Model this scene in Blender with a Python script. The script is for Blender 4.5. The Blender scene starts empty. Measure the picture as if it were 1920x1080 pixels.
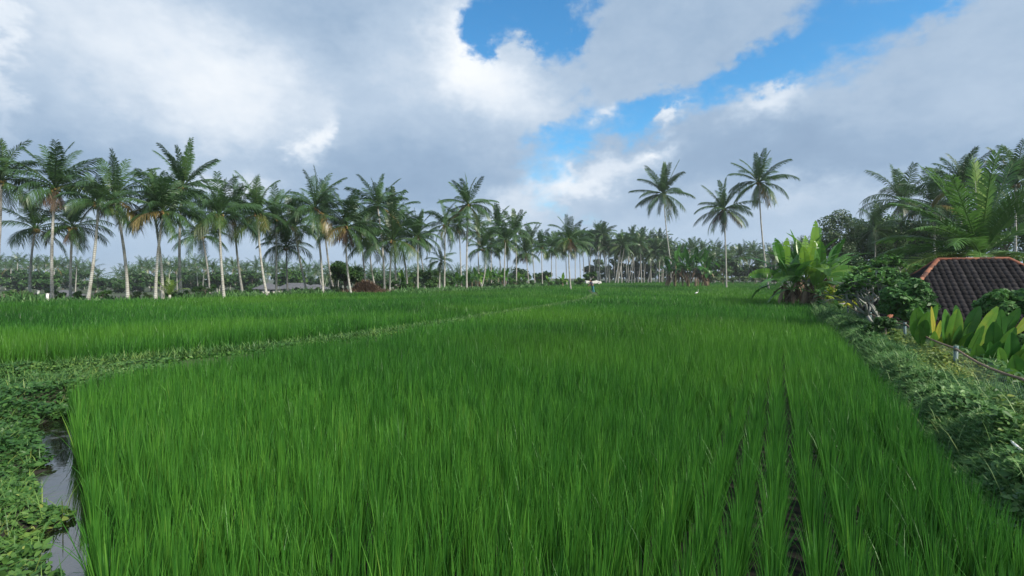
import bpy, bmesh, math, random
import numpy as np
from mathutils import Vector, Matrix

# ------------------------------------------------------------------ camera, sky, sun, exposure
SC = bpy.context.scene
COL = SC.collection
CAM_H, FPX, HORIZON = 2.0, 960.0, 521.0
PITCH = math.atan((540 - HORIZON) / FPX)
cam_d = bpy.data.cameras.new("camera")
cam_d.sensor_width = 36.0
cam_d.lens = 36.0 * FPX / 1920.0
cam_d.clip_start = 0.05
cam_d.clip_end = 6000
cam = bpy.data.objects.new("camera", cam_d)
COL.objects.link(cam)
cam.location = (0, 0, CAM_H)
cam.rotation_euler = (math.pi / 2 - PITCH, 0, 0)
SC.camera = cam
SC.view_settings.view_transform = 'Standard'
SC.view_settings.look = 'None'
SC.view_settings.gamma = 1
SC.view_settings.use_curve_mapping = False
SC.view_settings.exposure = 0.8
SC.cycles.volume_bounces = 0
SC.cycles.max_bounces = 8
SC.cycles.transparent_max_bounces = 8
SC.cycles.volume_max_steps = 64

SUN_AZ, SUN_EL = math.radians(125), math.radians(41)      # azimuth clockwise from +Y (the view direction)
sd = bpy.data.lights.new("sun", 'SUN')
sd.energy = 3.7
sd.angle = math.radians(9)
sd.color = (1.0, 0.93, 0.80)
sun = bpy.data.objects.new("sun", sd)
COL.objects.link(sun)
sdir = Vector((math.sin(SUN_AZ) * math.cos(SUN_EL), math.cos(SUN_AZ) * math.cos(SUN_EL), math.sin(SUN_EL)))
sun.rotation_euler = sdir.to_track_quat('Z', 'Y').to_euler()
sun.location = (20, -20, 40)

world = bpy.data.worlds.new("World")
SC.world = world
world.use_nodes = True
WT = world.node_tree
WT.nodes.clear()


class E:
    """socket wrapper: arithmetic builds Math nodes"""
    def __init__(s, nt, sock):
        s.nt, s.s = nt, sock

    def _m(s, op, *a, clamp=False):
        n = s.nt.nodes.new('ShaderNodeMath')
        n.operation = op
        n.use_clamp = clamp
        for i, v in enumerate((s,) + a):
            if isinstance(v, E):
                s.nt.links.new(v.s, n.inputs[i])
            else:
                n.inputs[i].default_value = v
        return E(s.nt, n.outputs[0])

    def __add__(s, o): return s._m('ADD', o)
    def __radd__(s, o): return s._m('ADD', o)
    def __sub__(s, o): return s._m('SUBTRACT', o)
    def __mul__(s, o): return s._m('MULTIPLY', o)
    def __rmul__(s, o): return s._m('MULTIPLY', o)
    def __truediv__(s, o): return s._m('DIVIDE', o)


def noise(nt, vec, scale, detail=5, rough=0.55, col=False):
    n = nt.nodes.new('ShaderNodeTexNoise')
    n.inputs['Scale'].default_value = scale
    n.inputs['Detail'].default_value = detail
    n.inputs['Roughness'].default_value = rough
    if vec is not None:
        nt.links.new(vec, n.inputs['Vector'])
    return n.outputs['Color'] if col else E(nt, n.outputs['Fac'])


def maprange(e, a, b, c, d, smooth=True):
    n = e.nt.nodes.new('ShaderNodeMapRange')
    if smooth:
        n.interpolation_type = 'SMOOTHSTEP'
    e.nt.links.new(e.s, n.inputs[0])
    for i, v in enumerate((a, b, c, d)):
        n.inputs[i + 1].default_value = v
    return E(e.nt, n.outputs[0])


def ramp(e, stops):
    n = e.nt.nodes.new('ShaderNodeValToRGB')
    cr = n.color_ramp
    while len(cr.elements) < len(stops):
        cr.elements.new(0.5)
    for el, (p, c) in zip(cr.elements, stops):
        el.position = p
        el.color = (*c, 1)
    e.nt.links.new(e.s, n.inputs[0])
    return n.outputs[0]


def mixc(nt, fac, a, b):
    n = nt.nodes.new('ShaderNodeMix')
    n.data_type = 'RGBA'
    for idx, v in ((0, fac), (6, a), (7, b)):
        if isinstance(v, E):
            nt.links.new(v.s, n.inputs[idx])
        elif hasattr(v, 'is_linked'):
            nt.links.new(v, n.inputs[idx])
        elif isinstance(v, tuple):
            n.inputs[idx].default_value = (*v, 1)
        else:
            n.inputs[idx].default_value = v
    return n.outputs[2]


def azel(px, py):
    az = math.atan((px - 960) / FPX)
    return az, math.atan((HORIZON - py) / FPX * math.cos(az))


def build_sky():
    nt = WT
    out = nt.nodes.new('ShaderNodeOutputWorld')
    bg = nt.nodes.new('ShaderNodeBackground')
    nt.links.new(bg.outputs[0], out.inputs[0])
    bg.inputs[1].default_value = 0.1
    sky = nt.nodes.new('ShaderNodeTexSky')
    sky.sky_type = 'NISHITA'
    sky.sun_disc = False
    sky.sun_elevation = SUN_EL
    sky.sun_rotation = SUN_AZ
    sky.air_density = 1.0
    sky.dust_density = 0.4
    sky.ozone_density = 2.0
    tc = nt.nodes.new('ShaderNodeTexCoord')
    sep = nt.nodes.new('ShaderNodeSeparateXYZ')
    nt.links.new(tc.outputs['Generated'], sep.inputs[0])
    X, Y, Z = (E(nt, sep.outputs[i]) for i in range(3))
    az = X._m('ARCTAN2', Y)
    el = Z._m('ARCSINE')
    # cloud noise domain: squeezed towards the horizon
    cmb = nt.nodes.new('ShaderNodeCombineXYZ')
    nt.links.new(az.s, cmb.inputs[0])
    nt.links.new((el * 1.5).s, cmb.inputs[1])
    P = cmb.outputs[0]
    w1 = noise(nt, P, 2.6, 6, 0.55, col=True)
    sw = nt.nodes.new('ShaderNodeSeparateColor')
    nt.links.new(w1, sw.inputs[0])
    wr, wg, wb = (E(nt, sw.outputs[i]) for i in range(3))
    w2 = noise(nt, P, 10.0, 7, 0.6, col=True)
    sw2 = nt.nodes.new('ShaderNodeSeparateColor')
    nt.links.new(w2, sw2.inputs[0])
    vr, vg, vb = (E(nt, sw2.outputs[i]) for i in range(3))
    w3 = noise(nt, P, 34.0, 6, 0.6, col=True)
    sw3 = nt.nodes.new('ShaderNodeSeparateColor')
    nt.links.new(w3, sw3.inputs[0])
    ur, ug, ub = (E(nt, sw3.outputs[i]) for i in range(3))
    waz = az + (wr - 0.5) * 0.14 + (vr - 0.5) * 0.15 + (ur - 0.5) * 0.04
    wel = el + (wg - 0.5) * 0.10 + (vg - 0.5) * 0.12 + (ug - 0.5) * 0.03

    def gsum(lst, base):
        tot = base
        for px, py, rx, ry, ang, wgt in lst:
            a0, e0 = azel(px, py)
            ca = math.cos(a0)
            sx = rx / FPX * ca * ca
            sy = ry / FPX * ca
            dx, dy = waz - a0, wel - e0
            c, s = math.cos(math.radians(ang)), math.sin(math.radians(ang))
            u = (dx * c + dy * s) * (1 / sx)
            v = (dy * c - dx * s) * (1 / sy)
            g = ((u * u + v * v) * -1.0)._m('EXPONENT')
            tot = g * wgt + tot
        return tot

    # blue gaps in the cloud deck (px, py, rx, ry, angle, weight)
    cov = gsum([
        (985, -5, 115, 80, 0, -1.05), (1035, 85, 50, 55, 25, -0.95), (905, 70, 55, 42, -25, -0.9), (955, 112, 55, 34, 10, 0.45),
        (1560, 40, 120, 105, 15, -0.80), (1320, 165, 165, 30, 12, -0.58), (1430, 150, 85, 50, 0, -0.62),
        (1740, 0, 110, 40, 0, -0.8), (1180, 225, 150, 50, 10, -0.62), (1040, 275, 70, 60, 0, -0.55), (1110, 395, 90, 25, 0, -0.3),
        (1090, 180, 50, 60, 0, -0.3), (1000, 350, 60, 40, 0, -0.25),
        (960, 170, 95, 80, 0, 0.55), (1240, 70, 150, 75, 10, 0.6),
        (1420, 205, 50, 22, 0, 0.35), (1265, 212, 30, 16, 35, 0.5), (1145, 218, 30, 14, 0, 0.35),
    ], 1.0)
    cov = cov + (wb - 0.5) * 0.5 + (vb - 0.5) * 0.95 + (ub - 0.5) * 0.5
    mask = maprange(cov, 0.12, 0.78, 0, 1)
    bri = gsum([
        (300, 110, 330, 120, -15, 0.42), (440, 200, 130, 100, 20, 0.18), (930, 160, 140, 80, -35, 0.42), (860, 70, 50, 90, 20, 0.25), (760, 150, 130, 70, 0, 0.14),
        (600, 275, 24, 40, 0, 0.45), (440, 335, 130, 24, 0, 0.42), (0, 100, 30, 150, 0, 0.25),
        (650, 350, 420, 70, 4, -0.22), (120, 290, 300, 60, 0, -0.10), (620, 70, 60, 60, 0, -0.12),
        (960, 385, 110, 45, 10, 0.34), (1130, 325, 130, 26, 12, 0.38), (1215, 290, 40, 12, 10, 0.42), (1060, 330, 40, 30, 20, 0.2),
        (1422, 205, 62, 30, -5, 0.40), (1265, 212, 34, 16, 35, 0.42), (1145, 216, 36, 16, 0, 0.32),
        (1250, 90, 190, 60, 0, -0.02), (1560, 215, 120, 70, 0, 0.10), (1600, 300, 420, 50, -6, -0.16),
        (1400, 260, 240, 50, 0, -0.10), (1850, 200, 90, 90, 20, 0.04), (1500, 365, 200, 26, 0, 0.18),
        (960, 450, 1400, 45, 0, 0.16), (120, 505, 220, 22, 0, -0.08),
    ], 0.40)
    bri = bri + (wb - 0.5) * 0.28 + (vb - 0.5) * 0.20 + (ub - 0.5) * 0.13
    cloud = ramp(bri, [(0.0, (1.35, 2.0, 2.95)), (0.30, (1.95, 2.7, 3.7)), (0.55, (2.9, 3.6, 4.5)), (0.80, (4.5, 4.95, 5.5)), (1.0, (5.6, 5.8, 6.0))])
    # clear sky, a little deeper than the model
    hs = nt.nodes.new('ShaderNodeHueSaturation')
    hs.inputs['Saturation'].default_value = 1.25
    hs.inputs['Value'].default_value = 1.15
    nt.links.new(sky.outputs[0], hs.inputs['Color'])
    blue = mixc(nt, 1.0, hs.outputs[0], (0.68, 1.02, 1.02))
    blue.node.blend_type = 'MULTIPLY'
    col = mixc(nt, mask, blue, cloud)
    # pale air low over the horizon
    low = maprange(el, 0.0, 0.16, 0.55, 0.0)
    col = mixc(nt, low, col, (2.6, 3.55, 4.7))
    nt.links.new(col, bg.inputs[0])


build_sky()

# ------------------------------------------------------------------ helpers
RNG = np.random.default_rng(7)


def tag(o, label=None, cat=None, group=None, kind=None):
    if label: o['label'] = label
    if cat: o['category'] = cat
    if group: o['group'] = group
    if kind: o['kind'] = kind
    return o


def empty(name, loc=(0, 0, 0), rz=0.0):
    o = bpy.data.objects.new(name, None)
    o.empty_display_size = 0.3
    COL.objects.link(o)
    o.location = loc
    o.rotation_euler = (0, 0, rz)
    return o


def mesh_np(name, V, Q=None, T=None, tint=None, mat=None, smooth=False):
    me = bpy.data.meshes.new(name)
    V = np.asarray(V, np.float32).reshape(-1, 3)
    Q = np.zeros((0, 4), np.int32) if Q is None else np.asarray(Q, np.int32).reshape(-1, 4)
    T = np.zeros((0, 3), np.int32) if T is None else np.asarray(T, np.int32).reshape(-1, 3)
    me.vertices.add(len(V))
    me.vertices.foreach_set('co', V.ravel())
    me.loops.add(Q.size + T.size)
    me.loops.foreach_set('vertex_index', np.concatenate([Q.ravel(), T.ravel()]).astype(np.int32))
    me.polygons.add(len(Q) + len(T))
    st = np.concatenate([np.arange(len(Q)) * 4, Q.size + np.arange(len(T)) * 3]).astype(np.int32)
    me.polygons.foreach_set('loop_start', st)
    if smooth:
        me.polygons.foreach_set('use_smooth', np.ones(len(st), bool))
    me.update(calc_edges=True)
    if tint is not None:
        a = me.attributes.new('tint', 'FLOAT', 'POINT')
        a.data.foreach_set('value', np.asarray(tint, np.float32))
    if mat is not None:
        for m in (mat if isinstance(mat, (list, tuple)) else [mat]):
            me.materials.append(m)
    return me


class MB:
    """collects vertices, quads, triangles and a per-vertex tint"""
    def __init__(s):
        s.V, s.Q, s.T, s.C, s.n = [], [], [], [], 0

    def add(s, V, Q=None, T=None, tint=0.5):
        V = np.asarray(V, float).reshape(-1, 3)
        s.V.append(V)
        if Q is not None and len(Q): s.Q.append(np.asarray(Q).reshape(-1, 4) + s.n)
        if T is not None and len(T): s.T.append(np.asarray(T).reshape(-1, 3) + s.n)
        s.C.append(np.broadcast_to(np.asarray(tint, float), (len(V),)))
        s.n += len(V)

    def tube(s, pts, rad, sides=8, tint=0.5, cap=True):
        pts = np.asarray(pts, float)
        rad = np.broadcast_to(np.asarray(rad, float), (len(pts),))
        tan = np.gradient(pts, axis=0)
        tan /= np.linalg.norm(tan, axis=1)[:, None] + 1e-9
        up = np.array([0.13, 0.97, 0.2]) if abs(tan[0][2]) > 0.6 else np.array([0, 0, 1.0])
        a = np.cross(tan, up); a /= np.linalg.norm(a, axis=1)[:, None] + 1e-9
        b = np.cross(tan, a)
        th = np.arange(sides) / sides * 2 * np.pi
        V = pts[:, None] + rad[:, None, None] * (a[:, None] * np.cos(th)[None, :, None] + b[:, None] * np.sin(th)[None, :, None])
        n = len(pts)
        i = np.arange(n - 1)[:, None]; j = np.arange(sides)[None]
        Q = np.stack([i * sides + j, i * sides + (j + 1) % sides, (i + 1) * sides + (j + 1) % sides, (i + 1) * sides + j], -1).reshape(-1, 4)
        T = None
        V = V.reshape(-1, 3)
        if cap:
            V = np.vstack([V, pts[0], pts[-1]])
            c0, c1 = n * sides, n * sides + 1
            jj = np.arange(sides)
            T = np.vstack([np.stack([np.full(sides, c0), (jj + 1) % sides, jj], -1),
                           np.stack([np.full(sides, c1), (n - 1) * sides + jj, (n - 1) * sides + (jj + 1) % sides], -1)])
        s.add(V, Q, T, tint)

    def box(s, c, size, rz=0, tint=0.5):
        x, y, z = np.asarray(size, float) / 2
        V = np.array([[-x, -y, -z], [x, -y, -z], [x, y, -z], [-x, y, -z], [-x, -y, z], [x, -y, z], [x, y, z], [-x, y, z]])
        R = np.array([[math.cos(rz), -math.sin(rz), 0], [math.sin(rz), math.cos(rz), 0], [0, 0, 1]])
        s.add(V @ R.T + np.asarray(c), [[0, 3, 2, 1], [4, 5, 6, 7], [0, 1, 5, 4], [1, 2, 6, 5], [2, 3, 7, 6], [3, 0, 4, 7]], None, tint)

    def mesh(s, name, mat, smooth=False):
        V = np.vstack(s.V)
        Q = np.vstack(s.Q) if s.Q else None
        T = np.vstack(s.T) if s.T else None
        return mesh_np(name, V, Q, T, np.concatenate(s.C), mat, smooth)

    def build(s, name, mat, parent=None, smooth=False):
        return put(name, s.mesh(name, mat, smooth), parent)


def put(name, me, parent=None, loc=None):
    o = bpy.data.objects.new(name, me)
    COL.objects.link(o)
    if parent: o.parent = parent
    if loc is not None: o.location = loc
    return o


# ------------------------------------------------------------------ materials
def new_mat(name):
    m = bpy.data.materials.new(name)
    m.use_nodes = True
    nt = m.node_tree
    nt.nodes.clear()
    out = nt.nodes.new('ShaderNodeOutputMaterial')
    return m, nt, out


def attr(nt, name='tint'):
    n = nt.nodes.new('ShaderNodeAttribute')
    n.attribute_name = name
    return E(nt, n.outputs['Fac'])


def geo_pos(nt):
    return nt.nodes.new('ShaderNodeNewGeometry').outputs['Position']


def leaf_mat(name, stops, trans=0.35, rough=0.5, var=0.25, nscale=0.35, patch=None, spec=0.35):
    """foliage: tint attribute -> colour, broken up by object-space noise, thin and partly translucent"""
    m, nt, out = new_mat(name)
    t = attr(nt)
    tc = geo_pos(nt)
    nz = noise(nt, tc, nscale, 4, 0.6)
    oi = nt.nodes.new('ShaderNodeObjectInfo')
    t2 = t + (nz - 0.5) * var + (E(nt, oi.outputs['Random']) - 0.5) * 0.10
    c = ramp(t2, stops)
    if patch:
        big = noise(nt, tc, patch[0], 3, 0.5)
        f = maprange(big, patch[1], patch[2], 0, patch[3])
        c = mixc(nt, f, c, patch[4])
    p = nt.nodes.new('ShaderNodeBsdfPrincipled')
    p.inputs['Roughness'].default_value = rough
    p.inputs['Specular IOR Level'].default_value = spec
    nt.links.new(c, p.inputs['Base Color'])
    tr = nt.nodes.new('ShaderNodeBsdfTranslucent')
    nt.links.new(c, tr.inputs[0])
    mx = nt.nodes.new('ShaderNodeMixShader')
    mx.inputs[0].default_value = trans
    nt.links.new(p.outputs[0], mx.inputs[1])
    nt.links.new(tr.outputs[0], mx.inputs[2])
    nt.links.new(mx.outputs[0], out.inputs[0])
    return m


def solid_mat(name, c1, c2, rough=0.8, nscale=6, detail=6, bump=0.2, bscale=None, metal=0.0, spec=0.4, lo=0.3, hi=0.7):
    m, nt, out = new_mat(name)
    tc = nt.nodes.new('ShaderNodeTexCoord').outputs['Object']
    nz = noise(nt, tc, nscale, detail, 0.6)
    f = maprange(nz, lo, hi, 0, 1)
    c = mixc(nt, f, c1, c2)
    p = nt.nodes.new('ShaderNodeBsdfPrincipled')
    p.inputs['Roughness'].default_value = rough
    p.inputs['Metallic'].default_value = metal
    p.inputs['Specular IOR Level'].default_value = spec
    nt.links.new(c, p.inputs['Base Color'])
    if bump:
        b = nt.nodes.new('ShaderNodeBump')
        b.inputs['Strength'].default_value = bump
        b.inputs['Distance'].default_value = 0.05
        n2 = noise(nt, tc, bscale or nscale * 3, 5, 0.65)
        nt.links.new(n2.s, b.inputs['Height'])
        nt.links.new(b.outputs[0], p.inputs['Normal'])
    nt.links.new(p.outputs[0], out.inputs[0])
    return m


def trunk_mat(name, c1, c2, c3, ringscale=7.0):
    m, nt, out = new_mat(name)
    tcn = nt.nodes.new('ShaderNodeTexCoord')
    tc = tcn.outputs['Object']
    sep = nt.nodes.new('ShaderNodeSeparateXYZ')
    nt.links.new(tc, sep.inputs[0])
    z = E(nt, sep.outputs[2])
    nz = noise(nt, tc, 2.2, 6, 0.7)
    nf = noise(nt, tc, 14, 5, 0.7)
    ring = ((z * ringscale * 6.28 + nz * 5.0)._m('SINE')) * 0.5 + 0.5
    c = mixc(nt, maprange(nz + (nf - 0.5) * 0.5, 0.38, 0.66, 0, 1), c1, c2)
    c = mixc(nt, maprange(ring * nf, 0.42, 0.75, 0, 0.6), c, c3)
    p = nt.nodes.new('ShaderNodeBsdfPrincipled')
    p.inputs['Roughness'].default_value = 0.85
    nt.links.new(c, p.inputs['Base Color'])
    b = nt.nodes.new('ShaderNodeBump')
    b.inputs['Strength'].default_value = 0.5
    b.inputs['Distance'].default_value = 0.03
    nt.links.new((ring + nf).s, b.inputs['Height'])
    nt.links.new(b.outputs[0], p.inputs['Normal'])
    nt.links.new(p.outputs[0], out.inputs[0])
    return m


M = {}
M['rice'] = leaf_mat('rice_leaf', [(0.0, (0.012, 0.062, 0.012)), (0.5, (0.050, 0.190, 0.025)), (0.95, (0.125, 0.33, 0.04)), (1.0, (0.20, 0.34, 0.06))],
                     trans=0.45, rough=0.42, var=0.25, nscale=1.2, patch=(0.07, 0.45, 0.62, 0.5, (0.125, 0.29, 0.03)))
M['palm'] = leaf_mat('palm_leaf', [(0.0, (0.020, 0.052, 0.024)), (0.35, (0.064, 0.138, 0.038)), (0.6, (0.10, 0.15, 0.035)), (0.8, (0.22, 0.17, 0.05)), (1.0, (0.20, 0.11, 0.06))],
                     trans=0.3, rough=0.38, var=0.12, nscale=0.8, spec=0.5)
M['palm_near'] = leaf_mat('near_palm_leaf', [(0.0, (0.05, 0.13, 0.03)), (0.35, (0.10, 0.22, 0.045)), (0.6, (0.21, 0.31, 0.055)), (0.8, (0.26, 0.20, 0.06)), (1.0, (0.24, 0.14, 0.07))],
                          trans=0.35, rough=0.38, var=0.12, nscale=0.8, spec=0.5)
M['broad'] = leaf_mat('broad_leaf', [(0.0, (0.018, 0.055, 0.014)), (0.5, (0.04, 0.11, 0.022)), (1.0, (0.10, 0.20, 0.035))], trans=0.3, var=0.35, nscale=0.5)
M['pale_broad'] = leaf_mat('pale_leaf', [(0.0, (0.04, 0.08, 0.035)), (0.5, (0.08, 0.14, 0.055)), (1.0, (0.16, 0.22, 0.09))], trans=0.3, var=0.35, nscale=0.5)
M['frangi'] = leaf_mat('frangipani_leaf', [(0.0, (0.03, 0.09, 0.025)), (0.5, (0.07, 0.18, 0.045)), (1.0, (0.16, 0.32, 0.08))], trans=0.3, var=0.3, nscale=1.5, spec=0.25)
M['banana'] = leaf_mat('banana_leaf', [(0.0, (0.03, 0.10, 0.02)), (0.45, (0.07, 0.21, 0.03)), (0.75, (0.20, 0.36, 0.04)), (0.9, (0.45, 0.38, 0.05)), (1.0, (0.28, 0.18, 0.10))],
                       trans=0.4, rough=0.35, var=0.14, nscale=1.5, spec=0.5)
M['dead'] = leaf_mat('dead_leaf', [(0.0, (0.07, 0.045, 0.03)), (0.5, (0.16, 0.11, 0.075)), (1.0, (0.30, 0.23, 0.16))], trans=0.2, rough=0.8, var=0.4, nscale=3)
M['weed'] = leaf_mat('weed_leaf', [(0.0, (0.03, 0.10, 0.025)), (0.4, (0.10, 0.225, 0.07)), (0.8, (0.20, 0.36, 0.115)), (1.0, (0.34, 0.42, 0.16))],
                     trans=0.35, rough=0.5, var=0.5, nscale=1.1)
M['creeper'] = leaf_mat('creeper_leaf', [(0.0, (0.025, 0.085, 0.022)), (0.45, (0.065, 0.165, 0.04)), (0.8, (0.15, 0.27, 0.06)), (1.0, (0.32, 0.36, 0.09))],
                        trans=0.35, rough=0.45, var=0.45, nscale=1.3)
M['croton'] = leaf_mat('yellow_leaf', [(0.0, (0.10, 0.20, 0.02)), (0.5, (0.28, 0.38, 0.03)), (1.0, (0.55, 0.52, 0.05))], trans=0.4, var=0.4, nscale=2)
M['trunk'] = trunk_mat('palm_bark', (0.44, 0.44, 0.41), (0.27, 0.255, 0.22), (0.11, 0.095, 0.08))
M['trunk_dark'] = trunk_mat('dark_bark', (0.13, 0.11, 0.09), (0.22, 0.19, 0.15), (0.06, 0.05, 0.04))
M['pale_bark'] = solid_mat('pale_bark', (0.36, 0.36, 0.33), (0.22, 0.22, 0.19), nscale=5)
M['coconut'] = solid_mat('coconut_husk', (0.16, 0.18, 0.05), (0.24, 0.14, 0.05), nscale=3, bump=0)


def ground_mat():
    m, nt, out = new_mat('soil')
    tc = geo_pos(nt)
    n1 = noise(nt, tc, 0.25, 6, 0.6)
    n2 = noise(nt, tc, 6, 6, 0.65)
    c = mixc(nt, maprange(n2, 0.35, 0.65, 0, 1), (0.022, 0.020, 0.014), (0.055, 0.048, 0.033))
    c = mixc(nt, maprange(n1 + (n2 - 0.5) * 0.4, 0.40, 0.62, 0.15, 0.85), c, (0.035, 0.075, 0.018))
    sp = nt.nodes.new('ShaderNodeSeparateXYZ')
    nt.links.new(tc, sp.inputs[0])
    wet = maprange(E(nt, sp.outputs[2])._m('ABSOLUTE'), 0.05, 0.12, 1, 0)      # soaked paddy mud
    c = mixc(nt, wet, c, mixc(nt, maprange(n2, 0.4, 0.6, 0, 1), (0.007, 0.007, 0.005), (0.016, 0.014, 0.010)))
    p = nt.nodes.new('ShaderNodeBsdfPrincipled')
    p.inputs['Roughness'].default_value = 0.9
    nt.links.new(c, p.inputs['Base Color'])
    b = nt.nodes.new('ShaderNodeBump')
    b.inputs['Strength'].default_value = 0.6
    b.inputs['Distance'].default_value = 0.08
    nt.links.new(n2.s, b.inputs['Height'])
    nt.links.new(b.outputs[0], p.inputs['Normal'])
    nt.links.new(p.outputs[0], out.inputs[0])
    return m


def water_mat():
    m, nt, out = new_mat('muddy_water')
    tc = geo_pos(nt)
    n2 = noise(nt, tc, 9, 3, 0.5)
    n1 = noise(nt, tc, 2.2, 6, 0.65)
    p = nt.nodes.new('ShaderNodeBsdfPrincipled')
    c = mixc(nt, maprange(n1, 0.4, 0.6, 0, 1), (0.004, 0.005, 0.004), (0.016, 0.014, 0.010))
    nt.links.new(c, p.inputs['Base Color'])
    nt.links.new(maprange(n1, 0.52, 0.70, 0.02, 0.35).s, p.inputs['Roughness'])
    p.inputs['IOR'].default_value = 1.95
    p.inputs['Specular IOR Level'].default_value = 1.0
    b = nt.nodes.new('ShaderNodeBump')
    b.inputs['Strength'].default_value = 0.02
    b.inputs['Distance'].default_value = 0.02
    nt.links.new(n2.s, b.inputs['Height'])
    nt.links.new(b.outputs[0], p.inputs['Normal'])
    nt.links.new(p.outputs[0], out.inputs[0])
    return m


# ------------------------------------------------------------------ plan of the place (metres; camera at the origin looking along +Y)
def XY(px, Y):
    return ((px - 960) / FPX * Y, Y)


def gy(py, z=0.0):
    """distance at which height z is seen at image row py"""
    return (CAM_H - z) * FPX / (py - HORIZON)


def zat(py, Y):
    return CAM_H + (HORIZON - py) / FPX * Y


BUND = np.array([(-16, 7.2), (-12, 7.9), (-8.9, 9.1), (-7.4, 10.7), (-5.8, 12.4), (-4.3, 14.8), (-2.3, 19.3), (-0.6, 23.4), (2.1, 29.5), (5, 37), (7.4, 47), (9.4, 60), (11, 75)])
PADDY_TL = [(-6.4, 7.6), (-6.4, 8.5), (-5.95, 9.85), (-5.05, 11.35), (-3.7, 13.75), (-2.05, 17.35), (-0.25, 22.35), (2.4, 28.4), (5.1, 35.3), (7.7, 44.5), (9.2, 53), (10.9, 65)]
LEFT_EDGE = [(-2.05, 2.3), (-2.7, 3.3), (-3.75, 4.5), (-5.05, 5.8), (-6.05, 7.0)]
DITCH_L0 = np.array([(-2.0, 1.5), (-2.62, 2.6), (-3.26, 3.5), (-4.18, 4.45), (-5.45, 5.75), (-6.55, 6.9), (-6.9, 7.5)])
R1 = np.array([(-0.2, -3.0), (1.55, 0.0), (3.05, 2.7), (4.85, 6.2), (7.1, 10.4), (11.7, 19.5), (17, 29.5), (24, 45), (36, 70), (60, 120), (110, 220)])
FENCE = np.array([(1.5, -3), (2.9, 0), (4.9, 3.6), (6.35, 6.35), (7.9, 9.1), (10.7, 13.9), (12.6, 18.0), (15.0, 23.2), (19.5, 30), (27, 45), (40, 70), (66, 120), (120, 220)])
_t = np.linspace(0, 6, 49)
DITCH_L = np.stack([np.interp(_t, np.arange(7), DITCH_L0[:, k]) for k in range(2)], 1)
DITCH_L = DITCH_L + np.stack([0.10 * np.sin(_t * 5.1) + 0.07 * np.sin(_t * 11.7 + 1), 0.05 * np.sin(_t * 7.3)], 1)
PALMLINE = np.array([(-90, 16), (-45, 24), (-31, 29), (-29.4, 32.8), (-27.7, 34.6), (-24.3, 36.8), (-21.6, 39.5), (-20.6, 44), (-15.6, 50.8), (-10, 55), (-5.7, 65), (0, 76), (4.2, 92), (10, 114), (26, 170), (60, 205)])
BUND2 = np.array([(-40, 21.5), (-27, 25.8), (-22.6, 29.5), (-18, 37), (-14.5, 44)])


def pl_dist(P, L):
    """signed distance to polyline (positive on the right-hand side) for points P"""
    best = np.full(len(P), 1e9); sgn = np.ones(len(P))
    for a, b in zip(L[:-1], L[1:]):
        d = b - a; l2 = d @ d
        t = np.clip(((P - a) @ d) / l2, 0, 1)
        q = a + t[:, None] * d
        v = P - q
        ds = np.hypot(v[:, 0], v[:, 1])
        cr = d[0] * v[:, 1] - d[1] * v[:, 0]
        m = ds < best - 1e-9
        best = np.where(m, ds, best); sgn = np.where(m, np.where(cr < 0, 1, -1), sgn)
    return best * sgn


def in_poly(P, poly):
    poly = np.asarray(poly, float)
    x, y = P[:, 0], P[:, 1]
    ins = np.zeros(len(P), bool)
    j = len(poly) - 1
    for i in range(len(poly)):
        xi, yi = poly[i]; xj, yj = poly[j]
        if yi != yj:
            c = ((yi > y) != (yj > y)) & (x < (xj - xi) * (y - yi) / (yj - yi) + xi)
            ins ^= c
        j = i
    return ins


def sstep(a, b, x):
    t = np.clip((x - a) / (b - a), 0, 1)
    return t * t * (3 - 2 * t)


def bumps(P, s, seed=0):
    """cheap smooth value variation, about -1..1"""
    x, y = P[:, 0] * s + seed * 3.1, P[:, 1] * s + seed * 1.7
    return (np.sin(x + 1.3 * np.sin(y * 0.7 + seed)) + np.sin(y * 1.3 + 1.7 * np.sin(x * 0.6)) + np.sin((x + y) * 1.9 + seed) * 0.5) / 2.5


LEFTBANK = [tuple(p) for p in DITCH_L] + [(-7.0, 7.7), (-6.6, 8.5), (-6.1, 9.3), (-7.2, 10.8), (-8.9, 9.1), (-12, 7.9), (-16, 7.2), (-30, 5), (-30, -6), (-1.5, -6)]


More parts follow.
